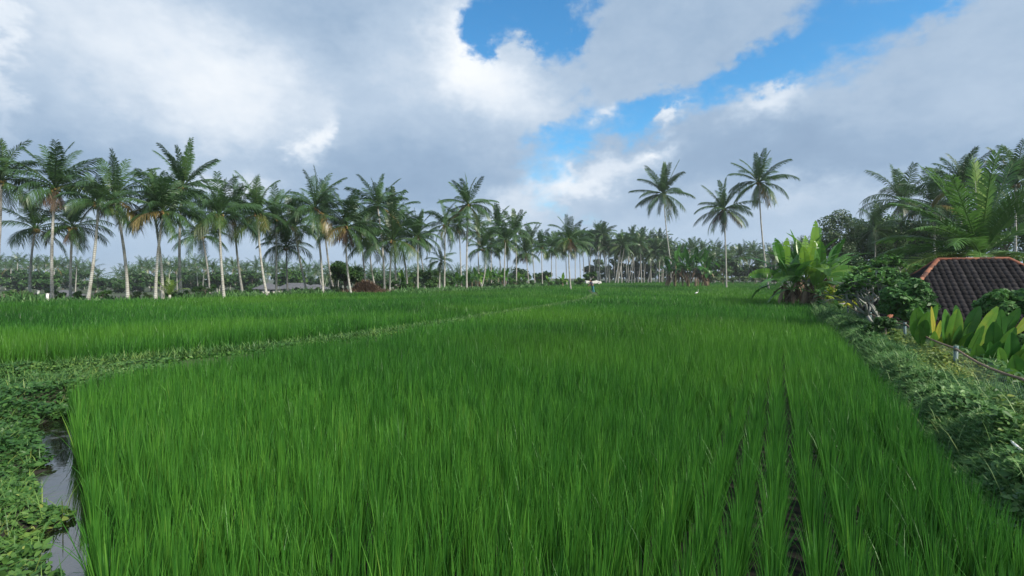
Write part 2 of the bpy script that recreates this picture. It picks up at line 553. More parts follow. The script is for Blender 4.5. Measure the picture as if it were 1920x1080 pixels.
def height(P):
    P = np.asarray(P, float)
    h = np.full(len(P), 0.0) + 0.012 * bumps(P, 3.1) + 0.010 * bumps(P, 8.3, 2)
    d = np.abs(pl_dist(P, BUND))
    h = np.maximum(h, -0.04 + 0.30 * (1 - sstep(0.35, 0.85, d)))
    d = np.abs(pl_dist(P, BUND2))
    h = np.maximum(h, -0.04 + 0.25 * (1 - sstep(0.2, 0.6, d)))
    lb = in_poly(P, LEFTBANK)
    dd = np.abs(pl_dist(P, DITCH_L))
    h = np.where(lb, np.maximum(h, -0.12 + 0.36 * sstep(0.0, 0.35, dd)), h)
    ditch = (~lb) & (dd < 0.9) & (P[:, 1] < 8)
    h = np.where(ditch, np.minimum(h, -0.06 + 0.04 * bumps(P, 3.3, 5)), h)
    e = pl_dist(P, R1)
    h = np.maximum(h, -0.04 + 0.34 * sstep(0.0, 0.6, e))
    f = pl_dist(P, FENCE)
    fade = 1 - sstep(60, 90, P[:, 1])
    h = h - (2.2 * sstep(0.25, 3.5, f)) * fade
    g = -pl_dist(P, PALMLINE)
    h = np.maximum(h, -0.04 + 0.3 * sstep(-0.2, 0.6, g) * (f < 0))
    left = 1 - sstep(-8, 6, P[:, 0] - (P[:, 1] - 60) * 0.05)
    h = h - 2.7 * sstep(5.0, 20.0, g) * left
    rough = 0.03 * bumps(P, 2.3) + 0.02 * bumps(P, 6.1, 2)
    h = h + rough * ((lb | (e > 0.2) | (g > 0)).astype(float))
    return h


GRID = {}


def hgrid(P):
    """height of the ground mesh itself (bilinear between its vertices)"""
    xs, ys, Z = GRID['xs'], GRID['ys'], GRID['Z']
    P = np.asarray(P, float)
    i = np.clip(np.searchsorted(xs, P[:, 0]) - 1, 0, len(xs) - 2); j = np.clip(np.searchsorted(ys, P[:, 1]) - 1, 0, len(ys) - 2)
    u = (P[:, 0] - xs[i]) / (xs[i + 1] - xs[i]); v = (P[:, 1] - ys[j]) / (ys[j + 1] - ys[j])
    return (Z[j, i] * (1 - u) + Z[j, i + 1] * u) * (1 - v) + (Z[j + 1, i] * (1 - u) + Z[j + 1, i + 1] * u) * v


def hz(x, y):
    return float(height(np.array([[x, y]]))[0])


def build_ground():
    def axis(lo, hi, n0, n1):
        core = np.arange(lo, hi, n0)
        r, v, st = [], hi, n0
        while v < n1:
            r.append(v); st *= 1.09; v += st
        return core, np.array(r)
    cx, rx = axis(-13, 14, 0.2, 1500)
    lx = -(rx - 14) - 13.2
    xs = np.concatenate([lx[::-1], cx, rx])
    cy, ry = axis(-3, 36, 0.2, 1500)
    ly = -(ry - 36) - 3.2
    ly = ly[ly > -300]
    ys = np.concatenate([ly[::-1], cy, ry])
    XX, YY = np.meshgrid(xs, ys)
    P = np.stack([XX.ravel(), YY.ravel()], 1)
    Z = height(P)
    nx, ny = len(xs), len(ys)
    GRID.update(xs=xs, ys=ys, Z=Z.reshape(ny, nx))
    i, j = np.meshgrid(np.arange(nx - 1), np.arange(ny - 1))
    a = (j * nx + i).ravel()
    Q = np.stack([a, a + 1, a + nx + 1, a + nx], 1)
    me = mesh_np('ground', np.column_stack([P, Z]), Q, None, None, ground_mat(), True)
    o = put('ground', me)
    tag(o, 'soil of the paddies, raised banks and lower garden', None, None, 'structure')
    # water standing in the paddies and the ditch
    wp = [(-1.6, 0.5)] + [tuple(p) for p in (DITCH_L0 + np.array([-0.45, 0.0]))] + [(-6.9, 8.6), (-6.2, 9.6)] + [tuple(np.array(p) + (-0.2, 0.3)) for p in PADDY_TL[4:8]] + [(14.3, 24.5), (11.9, 19.5), (7.3, 10.4), (5.05, 6.2), (3.2, 2.7), (1.8, 0.2)]
    V = [(x, y, -0.012) for x, y in wp]
    me = bpy.data.meshes.new('water')
    me.from_pydata(V, [], [list(range(len(V)))])
    me.materials.append(water_mat())
    tag(put('water', me), 'dark muddy water in the ditch and between the rice rows', None, None, 'structure')


build_ground()

# ------------------------------------------------------------------ blades (rice, grass)
def blades(base, az, length, lean, curve, width, segs, tint, face=None):
    """vectorised curved tapering blades; returns V, Q, T, C"""
    n = len(base)
    width = np.broadcast_to(np.asarray(width, float), (n,))
    face = az + np.pi / 2 if face is None else face
    out = np.stack([np.cos(az), np.sin(az), np.zeros(n)], 1)
    wd = np.stack([np.cos(face), np.sin(face), np.zeros(n)], 1)
    rows = []
    for k in range(segs + 1):
        t = k / segs
        r = length * (lean * t + curve * t ** 2.2)
        up = length * t * np.sqrt(np.clip(1 - (lean + curve * t) ** 2 * 0.8, 0.05, 1))
        c = base + out * r[:, None]
        c[:, 2] += up
        if k < segs:
            w = width * (0.75 + 0.5 * t if t < 0.5 else 1.0 - 0.35 * (t - .5) * 2) * 0.5
            rows.append(c - wd * w[:, None]); rows.append(c + wd * w[:, None])
        else:
            rows.append(c)
    V = np.stack(rows, 1)
    nv = 2 * segs + 1
    o = (np.arange(n) * nv)[:, None]
    Q = []
    for k in range(segs - 1):
        Q.append(o + np.array([[2 * k, 2 * k + 1, 2 * k + 3, 2 * k + 2]]))
    Q = np.vstack(Q) if Q else np.zeros((0, 4), int)
    T = o + np.array([[2 * segs - 2, 2 * segs - 1, 2 * segs]])
    return V.reshape(-1, 3), Q, T, np.repeat(tint, nv)


ROWD = np.array([0.462, 0.887])


def rice_hills(poly, dmin, dmax, srow, shill, rowd=ROWD, off=0.0, gaps=True):
    """planting positions inside poly with camera distance in [dmin, dmax)"""
    n = np.array([rowd[1], -rowd[0]])
    poly = np.asarray(poly, float)
    u0, u1 = (poly @ rowd).min(), (poly @ rowd).max()
    v0, v1 = (poly @ n).min(), (poly @ n).max()
    k0, k1 = math.floor(v0 / srow), math.ceil(v1 / srow)
    ks = np.arange(k0, k1 + 1)
    us = np.arange(u0, u1, shill)
    K, U = np.meshgrid(ks, us)
    K, U = K.ravel(), U.ravel() + RNG.normal(0, shill * 0.12, K.size)
    U = U + (K % 2) * shill * 0.5
    Vv = K * srow + off
    if gaps:   # slightly wider lanes where the planters walked
        Vv = Vv + np.where(K % 2 == 0, 0.02, -0.02) * srow
        for g0, am in ((0.02, 0.024), (0.87, 0.018), (-0.42, 0.005)):
            dv = Vv - g0
            Vv = Vv + np.sign(dv) * am * np.exp(-(dv / 0.24) ** 2)
    Vv = Vv + RNG.normal(0, srow * 0.07, K.size)
    P = U[:, None] * rowd + Vv[:, None] * n
    d = np.hypot(P[:, 0], P[:, 1])
    m = (d >= dmin) & (d < dmax)
    P = P[m]
    # keep what the camera or one a little beside it could see
    a = np.abs(P[:, 0]) < (P[:, 1] + 2.2) * 1.12 + 1.0
    P = P[a]
    return P[in_poly(P, poly)]


def rice_mesh(acc, P, nb, length, width, segs, spread, seed=0, tuft=0.02, z0=-0.03, hi=0.16):
    n = len(P)
    if n == 0: return
    hv = 1.0 + 0.09 * bumps(P, 0.9, seed) + 0.07 * bumps(P, 0.23, seed + 1) + RNG.normal(0, 0.06, n)
    vig = 0.46 + 0.17 * bumps(P, 0.35, seed + 4) + RNG.normal(0, 0.07, n)
    I = np.repeat(np.arange(n), nb)
    m = len(I)
    az = RNG.uniform(0, 2 * np.pi, m)
    wind = 0.35
    az = np.arctan2(np.sin(az), np.cos(az) + wind)
    base = np.column_stack([P[I], np.full(m, z0)])
    rr = RNG.uniform(0, tuft, m)
    base[:, 0] += np.cos(az) * rr; base[:, 1] += np.sin(az) * rr
    L = length * hv[I] * RNG.uniform(0.62, 1.08, m)
    lean = np.abs(RNG.normal(0.09, 0.055, m)) * spread
    curve = np.abs(RNG.normal(0.03, hi * 0.5, m)) * spread
    curve = np.where(RNG.random(m) < 0.04, curve + 0.35, curve)
    curve = np.minimum(curve, 0.7)
    tint = vig[I] + RNG.normal(0, 0.15, m)
    tint = np.minimum(tint, 0.95)
    w = width * RNG.uniform(0.7, 1.2, m)
    V, Q, T, C = blades(base, az, L, lean, curve, w, segs, tint, RNG.uniform(0, np.pi, m) if segs < 3 else az + np.pi / 2 + RNG.normal(0, .5, m))
    acc.add(V, Q, T, C)


P1 = LEFT_EDGE + PADDY_TL + [(13.5, 66), (36.5, 70)] + [tuple(p + (-0.12, 0.05)) for p in R1[::-1][3:9]] + [(3.0, 2.7), (2.2, 1.2), (-1.2, 1.2)]
P2 = [tuple(p + (-0.38, 0.26)) for p in BUND[1:]] + [(10, 78), (5, 80), (0.6, 74), (-5, 63), (-9.4, 53.2), (-13.6, 44.5), (-17.3, 36.8), (-21.8, 29.0), (-26.7, 25.0), (-40, 20.8), (-40, 12)]
P5 = [(-40, 22.4), (-27.2, 26.6), (-23.2, 30.1), (-18.7, 37.5), (-14.6, 45.0), (-10.4, 54), (-15.9, 50.0), (-20.9, 43.2), (-22.0, 38.7), (-24.6, 36), (-28, 33.8), (-29.8, 32), (-31.4, 28.2), (-45, 23.4)]
P3 = [(11.5, 79.5), (6, 81), (0.8, 77), (4.9, 92), (10.6, 110), (40, 112), (57, 112), (38.5, 73.2), (13.5, 69.0), (11.2, 70)]
P4 = [(11.2, 114), (26.5, 169), (60, 200), (95, 200), (60.5, 115)]


def build_rice():
    a = MB()
    near = [tuple(p) for p in P1]
    rice_mesh(a, rice_hills(near, 0.0, 7.0, 0.215, 0.165), 60, 0.62, 0.0062, 4, 0.9, 1, 0.026)
    rice_mesh(a, rice_hills(near, 7.0, 14.0, 0.215, 0.165), 40, 0.64, 0.0095, 3, 0.9, 1, 0.03)
    rice_mesh(a, rice_hills(near, 14.0, 28.0, 0.215, 0.2), 18, 0.67, 0.024, 2, 1.4, 1, 0.05)
    rice_mesh(a, rice_hills(near, 28.0, 50.0, 0.43, 0.35), 20, 0.68, 0.05, 2, 2.0, 1, 0.14)
    rice_mesh(a, rice_hills(near, 50.0, 90.0, 0.60, 0.5), 18, 0.70, 0.09, 1, 3.0, 1, 0.2)
    tag(a.build('rice_plants', M['rice']), 'dense green rice in the large near paddy, planted in rows', 'rice', 'rice crop of the paddies', 'stuff')
    rd = np.array([0.36, 0.933])
    a = MB()
    rice_mesh(a, rice_hills(P2, 0, 20, 0.2, 0.17, rd), 24, 0.72, 0.018, 3, 1.0, 2, 0.04)
    rice_mesh(a, rice_hills(P2, 20, 40, 0.3, 0.25, rd), 20, 0.72, 0.034, 2, 1.6, 2, 0.08)
    rice_mesh(a, rice_hills(P2, 40, 95, 0.55, 0.45, rd), 20, 0.72, 0.08, 1, 3.0, 2, 0.2)
    tag(a.build('rice_plants', M['rice']), 'taller rice in the long left paddy behind the grassy earth bund', 'rice', 'rice crop of the paddies', 'stuff')
    a = MB()
    rice_mesh(a, rice_hills(P5, 0, 80, 0.35, 0.32, rd), 20, 0.70, 0.045, 2, 2.0, 3, 0.12)
    tag(a.build('rice_plants', M['rice']), 'narrow strip of rice right in front of the left palm row', 'rice', 'rice crop of the paddies', 'stuff')
    a = MB()
    rice_mesh(a, rice_hills(P3, 0, 130, 0.8, 0.7), 20, 0.72, 0.13, 1, 3.2, 5, 0.35)
    tag(a.build('rice_plants', M['rice']), 'distant rice paddy beyond the near one, before the palm grove', 'rice', 'rice crop of the paddies', 'stuff')
    a = MB()
    rice_mesh(a, rice_hills(P4, 0, 260, 1.3, 1.1), 20, 0.74, 0.22, 1, 3.2, 6, 0.6)
    tag(a.build('rice_plants', M['rice']), 'farthest rice paddy at the foot of the dense palm grove', 'rice', 'rice crop of the paddies', 'stuff')


build_rice()

# ------------------------------------------------------------------ coconut palms
def frond(acc, az, el0, droop, L, nleaf, llen, lw, tint, rng, sides=3, rach=0.012, roll=0.0, segs=2, vee=0.35, hang=0.5, start=0.2, root=(0, 0, 0)):
    n = 14
    s = np.linspace(0, 1, n)
    ele = el0 - droop * s ** 1.4
    side_sw = rng.normal(0, 0.10)
    azs = az + side_sw * s
    d = np.stack([np.cos(ele) * np.cos(azs), np.cos(ele) * np.sin(azs), np.sin(ele)], 1)
    pts = np.vstack([[0, 0, 0], np.cumsum(d[:-1] * (L / (n - 1)), 0)]) + np.asarray(root)
    acc.tube(pts, rach * (1.25 - s), sides, tint + 0.12, cap=False)
    t = np.linspace(start, 0.99, nleaf)
    t = np.repeat(t, 2) + rng.normal(0, 0.006, nleaf * 2)
    t = np.clip(t, 0, 1)
    sg = np.tile([1.0, -1.0], nleaf)
    c = np.stack([np.interp(t, s, pts[:, k]) for k in range(3)], 1)
    f = np.stack([np.interp(t, s, d[:, k]) for k in range(3)], 1)
    f /= np.linalg.norm(f, axis=1)[:, None]
    sd = np.stack([-np.sin(azs[0]) * np.ones(len(t)), np.cos(azs[0]) * np.ones(len(t)), np.zeros(len(t))], 1)
    up = np.cross(f, sd); up *= np.sign(up[:, 2:3] + 1e-6)
    if roll:
        sd, up = sd * math.cos(roll) + up * math.sin(roll), up * math.cos(roll) - sd * math.sin(roll)
    q = (t - start) / (1 - start)
    ln = llen * (0.35 + 0.65 * np.sin(np.pi * np.clip(0.12 + 0.80 * q, 0, 1))) * rng.uniform(0.8, 1.1, len(t))
    fw = 0.50 + 0.85 * q
    dirv = sd * sg[:, None] * (1 - 0.25 * q)[:, None] + f * fw[:, None] + up * (vee * (1 - q * .5))[:, None] + rng.normal(0, 0.07, (len(t), 3))
    dirv /= np.linalg.norm(dirv, axis=1)[:, None]
    g = np.zeros_like(dirv); g[:, 2] = -1
    w = f * (lw * 0.5)
    rows = []
    for k in range(segs + 1):
        u = k / segs
        p = c + dirv * (ln * u)[:, None] + g * (ln * hang * u * u)[:, None]
        if k == segs: rows.append(p)
        else:
            ww = w * (1.0 if k else 0.6)
            rows += [p - ww, p + ww]
    V = np.stack(rows, 1); nv = V.shape[1]; m = len(t)
    o = (np.arange(m) * nv)[:, None]
    Q = [o + np.array([[2 * k, 2 * k + 1, 2 * k + 3, 2 * k + 2]]) for k in range(segs - 1)]
    T = o + np.array([[2 * segs - 2, 2 * segs - 1, 2 * segs]])
    acc.add(V.reshape(-1, 3), np.vstack(Q) if Q else None, T, np.repeat(tint + rng.normal(0, 0.03, m), nv))


def crown_mesh(seed, nf=26, nleaf=30, lw=0.030, llen=0.27, style='full', mat='palm', segs=2, wind=(0.0, 0.0), L=1.0):
    rng = np.random.default_rng(seed)
    a = MB()
    az = rng.uniform(0, 6.28)
    for i in range(nf):
        age = i / (nf - 1)
        az += 2.39996 + rng.normal(0, 0.22)
        if style == 'full':
            el = math.radians(86 - 112 * age ** 1.1 + rng.normal(0, 8)); dr = math.radians(26 + 44 * math.sin(age * 2.4) + rng.normal(0, 10))
        elif style == 'sparse':
            el = math.radians(80 - 120 * age + rng.normal(0, 12)); dr = math.radians(48 + 25 * math.sin(age * 2.6) + rng.normal(0, 10))
        elif style == 'ragged':
            el = math.radians(88 - 128 * age ** 0.9 + rng.normal(0, 9)); dr = math.radians(14 + 40 * math.sin(age * 2.5) + rng.normal(0, 12))
        else:       # upright
            el = math.radians(86 - 85 * age + rng.normal(0, 5)); dr = math.radians(28 + 45 * age + rng.normal(0, 7))
        ln = L * (0.82 + 0.25 * math.sin(math.pi * min(1, 0.25 + age * 0.7))) * rng.uniform(0.86, 1.08)
        tint = 0.16 + 0.12 * rng.random() + (0.10 if age < 0.12 else 0)
        if age > 0.82: tint = rng.choice([0.28, 0.5, 0.62, 0.8], p=[0.45, 0.3, 0.15, 0.10])
        frond(a, az, el, dr, ln, nleaf, llen, lw, tint, rng, 3, 0.013, rng.normal(0, 0.35), segs, 0.30, 0.45 + 0.4 * age, 0.16)
    V = np.vstack(a.V)
    if wind != (0, 0):
        r = np.linalg.norm(V, axis=1)
        V[:, 0] += wind[0] * r ** 1.5; V[:, 1] += wind[1] * r ** 1.5
        a.V = [V]
    return a.mesh('palm_crown', M[mat])


def nuts_mesh(seed):
    rng = np.random.default_rng(seed)
    bm = bmesh.new()
    for k in range(13):
        t = rng.uniform(0, 6.28); r = rng.uniform(0.05, 0.10)
        mtx = Matrix.Translation((math.cos(t) * r, math.sin(t) * r, rng.uniform(-0.13, -0.01))) @ Matrix.Diagonal((0.035, 0.035, 0.045, 1))
        bmesh.ops.create_icosphere(bm, subdivisions=1, radius=1.0, matrix=mtx)
    me = bpy.data.meshes.new('coconut_bunch')
    bm.to_mesh(me); bm.free()
    me.materials.append(M['coconut'])
    return me


def skirt_mesh(seed, n=9, L=0.55):
    rng = np.random.default_rng(seed)
    a = MB()
    for i in range(n):
        az = rng.uniform(0, 6.28)
        frond(a, az, math.radians(rng.uniform(-75, -40)), math.radians(rng.uniform(10, 40)), L * rng.uniform(0.7, 1.15), 14, 0.16, 0.03, 0.5, rng, 3, 0.012, rng.normal(0, 0.8), 2, -0.1, 0.6, 0.1)
    return a.mesh('dead_fronds', M['dead'])


CROWNS = {
    'full': [crown_mesh(11 + i, 21, 42, 0.020, 0.27, 'full', wind=w) for i, w in enumerate([(0.04, 0), (-0.05, 0.02), (0.02, -0.03), (-0.02, 0), (0.07, 0.02)])],
    'sparse': [crown_mesh(31 + i, 20, 40, 0.022, 0.25, 'sparse') for i in range(3)],
    'upright': [crown_mesh(41 + i, 22, 40, 0.022, 0.27, 'upright') for i in range(2)],
    'ragged': [crown_mesh(71 + i, 27, 36, 0.026, 0.21, 'ragged') for i in range(3)],
    'mid': [crown_mesh(51 + i, 20, 18, 0.045, 0.25, 'full') for i in range(4)],
    'far': [crown_mesh(61 + i, 18, 9, 0.11, 0.28, 'full', segs=1) for i in range(5)],
}
NUTS = [nuts_mesh(i) for i in range(3)]
SKIRTS = [skirt_mesh(i) for i in range(3)]


def trunk_mesh(base, crown, bend, r0, r1, mat='trunk', sides=9, flare=1.7, n=14):
    base, crown = np.asarray(base, float), np.asarray(crown, float)
    t = np.linspace(0, 1, n)
    pts = base + (crown - base) * t[:, None] + np.asarray(bend)[None] * (4 * t * (1 - t))[:, None] * 1.0
    H = crown[2] - base[2]
    rad = r0 + (r1 - r0) * t
    rad = rad * (1 + (flare - 1) * np.exp(-t * H / 0.35))
    rad = rad * (1 + 0.05 * np.sin(t * 37 + H))
    rad[-1] *= 1.25
    a = MB()
    a.tube(pts, rad, sides)
    return a.mesh('palm_trunk', M[mat], True)


def palm(name, Y, bx, crown_px, R_px, bend_px=0.0, style='full', var=0, label='', cat='palm tree', group=None,
         nuts=True, skirt=False, rz=None, rscale=1.0, dY=0.0, mat='trunk', tilt=(0, 0), zb=None):
    """bx: image column of the foot; crown_px: (column,row) of the growing point; sizes become metres at distance Y"""
    x, _ = XY(bx, Y)
    z = hz(x, Y) if zb is None else zb
    root = empty(name, (x, Y, z - 0.05))
    cx, cz = (crown_px[0] - 960) / FPX * (Y + dY), zat(crown_px[1], Y + dY)
    cr = np.array([cx - x, dY, cz - z])
    R = R_px / FPX * Y * 1.0
    H = cr[2]
    rr = 0.118 * rscale * (0.75 + 0.25 * min(H / 9, 1.6))
    tm = trunk_mesh((0, 0, 0), cr, (bend_px / FPX * Y, 0, 0), rr, rr * 0.62, mat)
    put('trunk', tm, root)
    me = CROWNS[style][var % len(CROWNS[style])]
    c = put('crown', me, root, cr)
    c.scale = (R, R, R)
    c.rotation_euler = (tilt[0], tilt[1], (var * 1.7 + bx * 0.37) % 6.28 if rz is None else rz)
    if nuts:
        q = put('coconut_bunch', NUTS[var % 3], root, cr); s = 2.6 + 0.1 * R; q.scale = (s, s, s)
    if skirt:
        q = put('dead_fronds', SKIRTS[var % 3], root, cr - np.array([0, 0, 0.1])); q.scale = (R * .85,) * 3
    tag(root, label, cat, group)
    return root


G1 = 'coconut palms in the row along the paddies'
# Y, foot column, crown point, crown radius px, bend px, style, variant, extra, label
ROW = [
    (38, -14, (6, 338), 84, 3, 'full', 0, {}, 'coconut palm cut off by the left edge of the view, crown high at the edge'),
    (39, 98, (107, 352), 88, -4, 'upright', 0, {'skirt': True}, 'tall coconut palm with a plume of upright fronds, thick straight pale trunk'),
    (44, 57, (68, 428), 68, -6, 'full', 1, {}, 'short dark-crowned coconut palm, its trunk curving right, beside a low shrub'),
    (41, 132, (138, 424), 66, -2, 'full', 2, {'skirt': True}, 'coconut palm with yellowish crown and skirt of brown dead fronds beside small grey shelter'),
    (35.5, 163, (187, 380), 64, 3, 'full', 3, {}, 'palm whose foot stands furthest forward left, trunk leaning strongly right'),
    (37, 239, (216, 370), 86, 6, 'full', 4, {'skirt': True}, 'wide-crowned palm with knobbly trunk leaning left and yellow lower fronds'),
    (37.5, 305, (289, 388), 76, 4, 'full', 0, {'rz': 2.0}, 'palm leaning left whose trunk crosses that of its pale neighbour'),
    (36.5, 291, (309, 396), 80, -4, 'full', 1, {}, 'pale-trunked palm of the crossing pair, leaning slightly right'),
    (42, 340, (345, 350), 82, -5, 'ragged', 0, {}, 'straight palm with ragged high crown just right of the crossing pair'),
    (55, 394, (380, 442), 58, 4, 'full', 2, {}, 'smaller palm leaning left, half hidden between two bigger crowns'),
    (39, 421, (413, 402), 78, -2, 'full', 3, {}, 'palm with straight reddish grey trunk and hanging right-hand fronds'),
    (47, 456, (441, 402), 70, -3, 'full', 4, {}, 'slender palm leaning left behind the reddish trunked one'),
    (45, 501, (485, 400), 76, -4, 'full', 0, {'rz': 4.1}, 'palm whose trunk sweeps right towards its foot, coconuts in a full crown'),
    (52, 518, (519, 410), 66, 0, 'full', 1, {'rz': 1.1}, 'plumb-straight palm in front of the grey roofs'),
    (56, 540, (538, 462), 56, -1, 'full', 2, {'rz': 3.0}, 'short palm with drooping crown in front of the grey roofs'),
    (54, 577, (553, 425), 66, -2, 'full', 3, {'rz': 5.0}, 'palm leaning left with long hanging lower fronds, right of the short one'),
    (49, 606, (592, 390), 76, 2, 'full', 4, {'rz': 0.4}, 'tall bright green palm with slender straight trunk and round crown'),
    (58, 628, (609, 402), 62, -4, 'full', 0, {'rz': 5.2}, 'palm behind the bright green one, its trunk bowing right at the foot'),
    (49.5, 660, (651, 424), 76, -5, 'full', 1, {'rz': 2.6, 'skirt': True}, 'broad dark palm with dead fronds standing before the leafy round tree'),
    (62, 686, (676, 445), 50, 2, 'mid', 2, {}, 'palm rising behind the leafy round tree'),
    (57, 721, (708, 384), 60, 3, 'ragged', 2, {'rz': 3.9}, 'high-crowned palm just right of the leafy round tree'),
    (63, 708, (694, 456), 50, -4, 'mid', 3, {}, 'low palm leaning left over the heap of brown cuttings'),
    (57, 731, (737, 450), 74, -2, 'full', 3, {'rz': 0.9}, 'very dense low-hanging palm crown on a right-leaning trunk'),
    (64, 743, (741, 430), 54, -1, 'mid', 0, {}, 'thin dark-trunked palm behind the dense low-hanging crown'),
    (64, 764, (737, 398), 52, 6, 'mid', 1, {}, 'palm with strongly slanting trunk, foot far right of its crown'),
    (62, 783, (784, 442), 52, 0, 'ragged', 0, {'rz': 2.2}, 'lone-standing palm with straight trunk and small spiky crown'),
    (78, 797, (783, 446), 44, 3, 'mid', 2, {}, 'thin slanting palm behind the small spiky-crowned one'),
    (67, 833, (835, 422), 52, 0, 'sparse', 0, {}, 'thin-crowned palm with long left-hand fronds and white trunk'),
    (68, 824, (827, 488), 30, -1, 'sparse', 1, {'nuts': False}, 'short young palm among the bushes below the thin-crowned one'),
    (88, 866, (861, 420), 42, 0, 'mid', 3, {'skirt': True}, 'brownish palm just left of the tallest palm of the row'),
    (70, 875, (878, 384), 58, -1, 'ragged', 1, {}, 'tallest palm of the row with high sparse crown and white trunk'),
    (92, 898, (896, 436), 42, 0, 'mid', 0, {}, 'thin palm directly right of the tallest palm of the row'),
    (76, 901, (906, 466), 42, 6, 'full', 2, {'rz': 1.3}, 'short palm with pale bent trunk curving right then left'),
    (92, 921, (921, 455), 36, 0, 'mid', 1, {}, 'low-crowned palm right of the bent-trunk palm'),
    (100, 941, (933, 426), 46, 0, 'mid', 2, {}, 'palm with raised ragged crown above the banana hedge'),
    (78, 946, (948, 450), 40, -1, 'mid', 3, {}, 'palm with forward-standing foot leaning right above the banana hedge'),
    (104, 953, (950, 462), 36, 0, 'mid', 0, {}, 'half-hidden thin palm behind the forward-standing trunk'),
    (96, 968, (966, 434), 46, 1, 'mid', 1, {}, 'tall full palm near the right end of the banana hedge'),
    (100, 992, (986, 474), 38, 0, 'mid', 2, {'skirt': True}, 'brownish low palm between two taller crowns of the middle row'),
    (118, 1003, (995, 452), 40, 1, 'mid', 3, {}, 'palm leaning left in the middle row, pale foot'),
    (106, 1017, (1015, 464), 36, 0, 'mid', 0, {}, 'straight palm in the middle row, left of the yellowish one'),
    (120, 1034, (1034, 465), 34, 0, 'mid', 1, {}, 'yellowish palm between the middle row and the big round crown'),
    (140, 1043, (1042, 466), 34, 0, 'mid', 2, {}, 'thin palm partly behind the big round crown, left of it'),
    (72, 1071, (1067, 448), 46, -2, 'full', 3, {'rz': 2.9, 'skirt': True}, 'big round-crowned palm standing alone at the field edge by the domed tree'),
    (125, 1063, (1060, 462), 34, 0, 'mid', 3, {}, 'thin palm seen just left of the lone palm trunk'),
    (120, 1079, (1078, 456), 34, 0, 'mid', 0, {}, 'thin palm seen just right of the lone palm trunk'),
    (130, 1089, (1086, 458), 34, 0, 'mid', 1, {}, 'thin palm above the left side of the domed tree'),
]
for i, (Y, bx, cp, R, bend, st, var, kw, lab) in enumerate(ROW):
    palm('coconut_palm', Y, bx, cp, R, bend, st, var, lab, group=G1, **kw)

G2 = 'three tall solitary palms'
palm('coconut_palm', 100, 1266, (1243, 364), 60, -3, 'ragged', 0, 'tall palm leaning left out of the dark banana clump', group=G2, rscale=0.95, rz=0.6, skirt=False)
palm('coconut_palm', 84, 1362, (1356, 392), 58, 1, 'ragged', 1, 'shorter middle palm of the solitary three, brown dead fronds under its crown', group=G2, skirt=True, rz=2.2)
palm('coconut_palm', 76, 1442, (1421, 342), 62, -3, 'ragged', 2, 'tallest solitary palm, leaning left just behind the light green bananas', group=G2, rz=4.4)

# ------------------------------------------------------------------ grove and far palms (copies sharing meshes)
def far_palms(spots, group, label_fn, styles, zb=None):
    protos = {}
    for i, (bx, Y, cp, R, lean) in enumerate(spots):
        x = (bx - 960) / FPX * Y
        z = hz(x, Y)
        H = zat(cp[1], Y) - z
        key = i % 6
        st, var = styles[i % len(styles)]
        if key not in protos:
            tm = trunk_mesh((0, 0, 0), (0.0, 0, 1.0), ((-1) ** key * 0.02, 0, 0), 1.0, 0.62, sides=6, flare=1.0, n=8)
            protos[key] = tm
        root = empty('coconut_palm', (x, Y, z - 0.05))
        t = bpy.data.objects.new('trunk', protos[key]); COL.objects.link(t); t.parent = root
        dx = (cp[0] - bx) / FPX * Y
        L = math.hypot(dx, H)
        t.scale = (0.17, 0.17, L)
        t.rotation_euler = (0, math.atan2(dx, H), 0)
        c = bpy.data.objects.new('crown', CROWNS[st][var % len(CROWNS[st])]); COL.objects.link(c); c.parent = root
        c.location = (dx, 0, H)
        r = R / FPX * Y * 1.15
        c.scale = (r, r, r)
        c.rotation_euler = (RNG.normal(0, .1), RNG.normal(0, .1), RNG.uniform(0, 6.28))
        tag(root, label_fn(i), 'palm tree', group)


def grove():
    rng = np.random.default_rng(5)
    sp = []
    xs = [1111, 1121, 1126, 1137, 1143, 1153, 1158, 1166, 1173, 1178, 1184, 1190, 1196, 1203, 1208, 1214, 1221, 1229, 1236, 1242, 1250]
    for i, x in enumerate(xs):
        lean = rng.choice([-7, -3, 0, 4, 9, 12])
        top = np.interp(x, [1100, 1150, 1200, 1250], [446, 450, 455, 464]) + rng.uniform(-8, 16)
        sp.append((x, rng.uniform(150, 172), (x + lean, top), rng.uniform(21, 28), 0))
    for i in range(22):
        x = rng.uniform(1095, 1262)
        top = np.interp(x, [1100, 1150, 1200, 1260], [450, 456, 462, 474]) + rng.uniform(0, 18)
        sp.append((x, rng.uniform(176, 200), (x + rng.uniform(-8, 8), top), rng.uniform(18, 24), 0))
    far_palms(sp, 'white-trunked palms of the dense grove', lambda i: 'white-trunked palm in the dense far grove left of the dark banana clump', [('mid', 0), ('mid', 1), ('mid', 2), ('mid', 3)])


grove()


